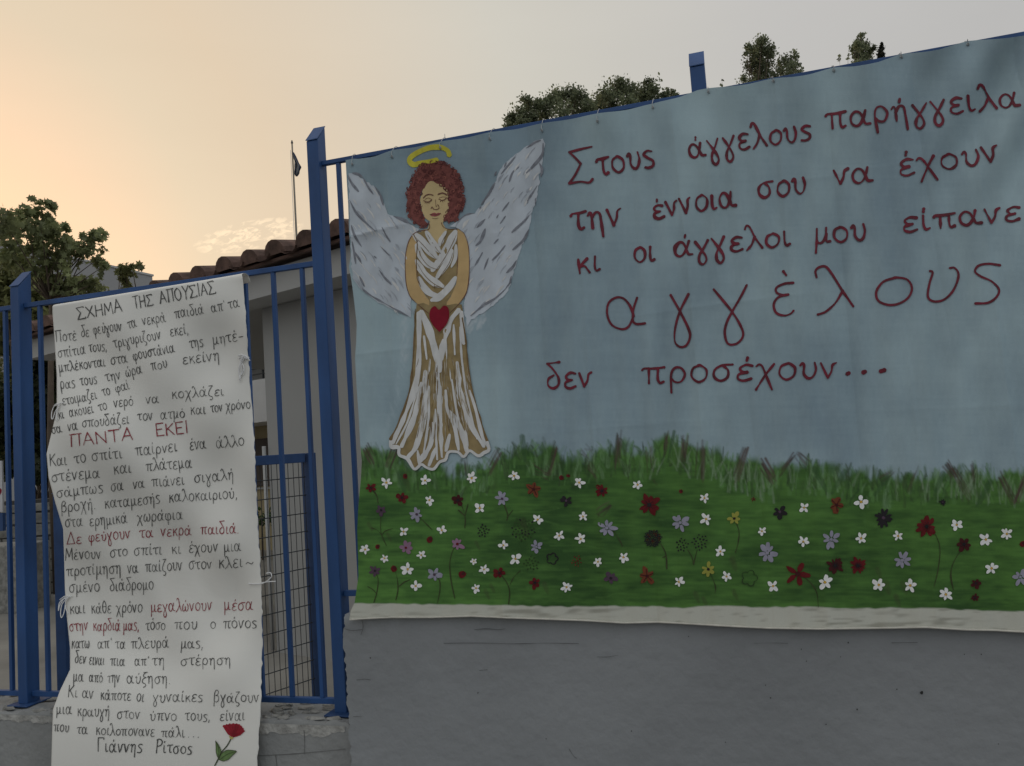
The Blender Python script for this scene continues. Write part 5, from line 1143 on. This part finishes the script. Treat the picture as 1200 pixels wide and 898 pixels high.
# far white block behind the plane tree
FBK = mat('far_block_paint', (.30, .30, .31), rough=.9, var=.05, scale=.4)
fbr = at_d(178.5, 324, 42.0); fbl = at_d(60, 303, 36.5); ztopb = fbr[2]
blk = empty('white_block', ((fbr[0]+fbl[0])/2, (fbr[1]+fbl[1])/2, 0)); tag(blk, 'plain pale flat roofed block far behind the plane tree', 'building')
R0 = np.array([fbr[0], fbr[1], 0]); dl2 = np.array([fbl[0]-fbr[0], fbl[1]-fbr[1], 0]); dl2 /= np.linalg.norm(dl2); dbk = np.array([dl2[1], -dl2[0], 0]); dbk = dbk if dbk[1] > 0 else -dbk
b = MB(); Q = [R0, R0+dl2*9, R0+dl2*9+dbk*6, R0+dbk*6]; b.prism(Q, [q+np.array([0, 0, ztopb]) for q in Q]); b.build('block_wall', FBK, blk)
b = MB(); Q2 = [R0-dl2*.05-dbk*.05, R0+dl2*9.1-dbk*.05, R0+dl2*9.1+dbk*6.1, R0-dl2*.05+dbk*6.1]; b.prism([q+np.array([0, 0, ztopb+.002]) for q in Q2], [q+np.array([0, 0, ztopb+.10]) for q in Q2]); b.build('roof_coping', WHITEW, blk)

# ------------------------------------------------------------------ flagpole
fd = 19.0; pt = at_d(342.2, 168, fd); pb = np.array([pt[0], pt[1], 0.])
fp = empty('flagpole', tuple(pb)); tag(fp, 'thin pale flagpole with a limp blue and white flag beyond the tiled roof', 'flagpole')
b = MB(); b.tube([pb, pb*.5+pt*.5, pt], [.05, .034, .018], 8); b.build('pole', mat('pole_paint', (.20, .175, .14), rough=.5, var=.1), fp, smooth=True)
b = MB(); b.tube([pt, pt+np.array([0, 0, .07])], [.03, .012], 8); b.build('finial', WIRE, fp)
b = MB(); hx0 = at_d(340.5, 176, fd); hx1 = np.array([pb[0]-.06, pb[1]-.05, 1.2]); b.tube([hx0, hx1], .006, 5); b.build('halyard', STRING, fp)
FBL = mat('flag_blue', (.02, .03, .07), rough=.8, var=.15); FWH = mat('flag_white', (.2, .2, .21), rough=.8, var=.08)
n1, n2 = 18, 16; Pf = []
outl = np.array([(343.2, 178), (346.5, 184), (349.5, 191), (352.8, 196), (351.0, 199), (350.2, 204), (347.5, 207.5), (346.2, 206.5)])
for i in range(n1):
    s = i/(n1-1); o_ = np.array([np.interp(s*7, range(8), outl[:, k]) for k in (0, 1)]); l_ = np.array([343.2+3.2*s, 178+27*s])
    for j in range(n2):
        t_ = j/(n2-1); q_ = l_*(1-t_)+o_*t_; P = at_d(q_[0], q_[1], fd); Pf.append(P+np.array([0, 1, 0])*.05*math.sin(t_*14+s*3))
b = MB(); b.add(Pf, [], 0)
for i in range(n1-1):
    for j in range(n2-1):
        b.f.append((i*n2+j, i*n2+j+1, (i+1)*n2+j+1, (i+1)*n2+j)); b.m.append(1 if (j // 2) % 3 == 2 else 0)
b.build('flag', [FBL, FWH], fp, smooth=True)
# greenery at the foot of the house
hp = at_d(309, 600, 13.5)
bs = empty('leafy_bush', (hp[0], hp[1], 0)); tag(bs, 'low green bush in front of the yellow house wall behind the gate mesh', 'bush')
leaf_mesh('foliage', [(np.array([hp[0]+dx, hp[1]+R.uniform(-.2, .2), hp[2]-.12+R.uniform(-.05, .05)]), .16) for dx in (-.5, -.3, -.1, .08, .25)], 90, .07, [(.05, .10, .035), (.07, .13, .05)], bs, star=False, seed=31)
b = MB()
for k in range(5): b.tube([(hp[0]-.3+.12*k, hp[1], 0), (hp[0]-.32+.14*k, hp[1], hp[2]-.1)], .012, 5)
b.build('stem', BARK, bs)
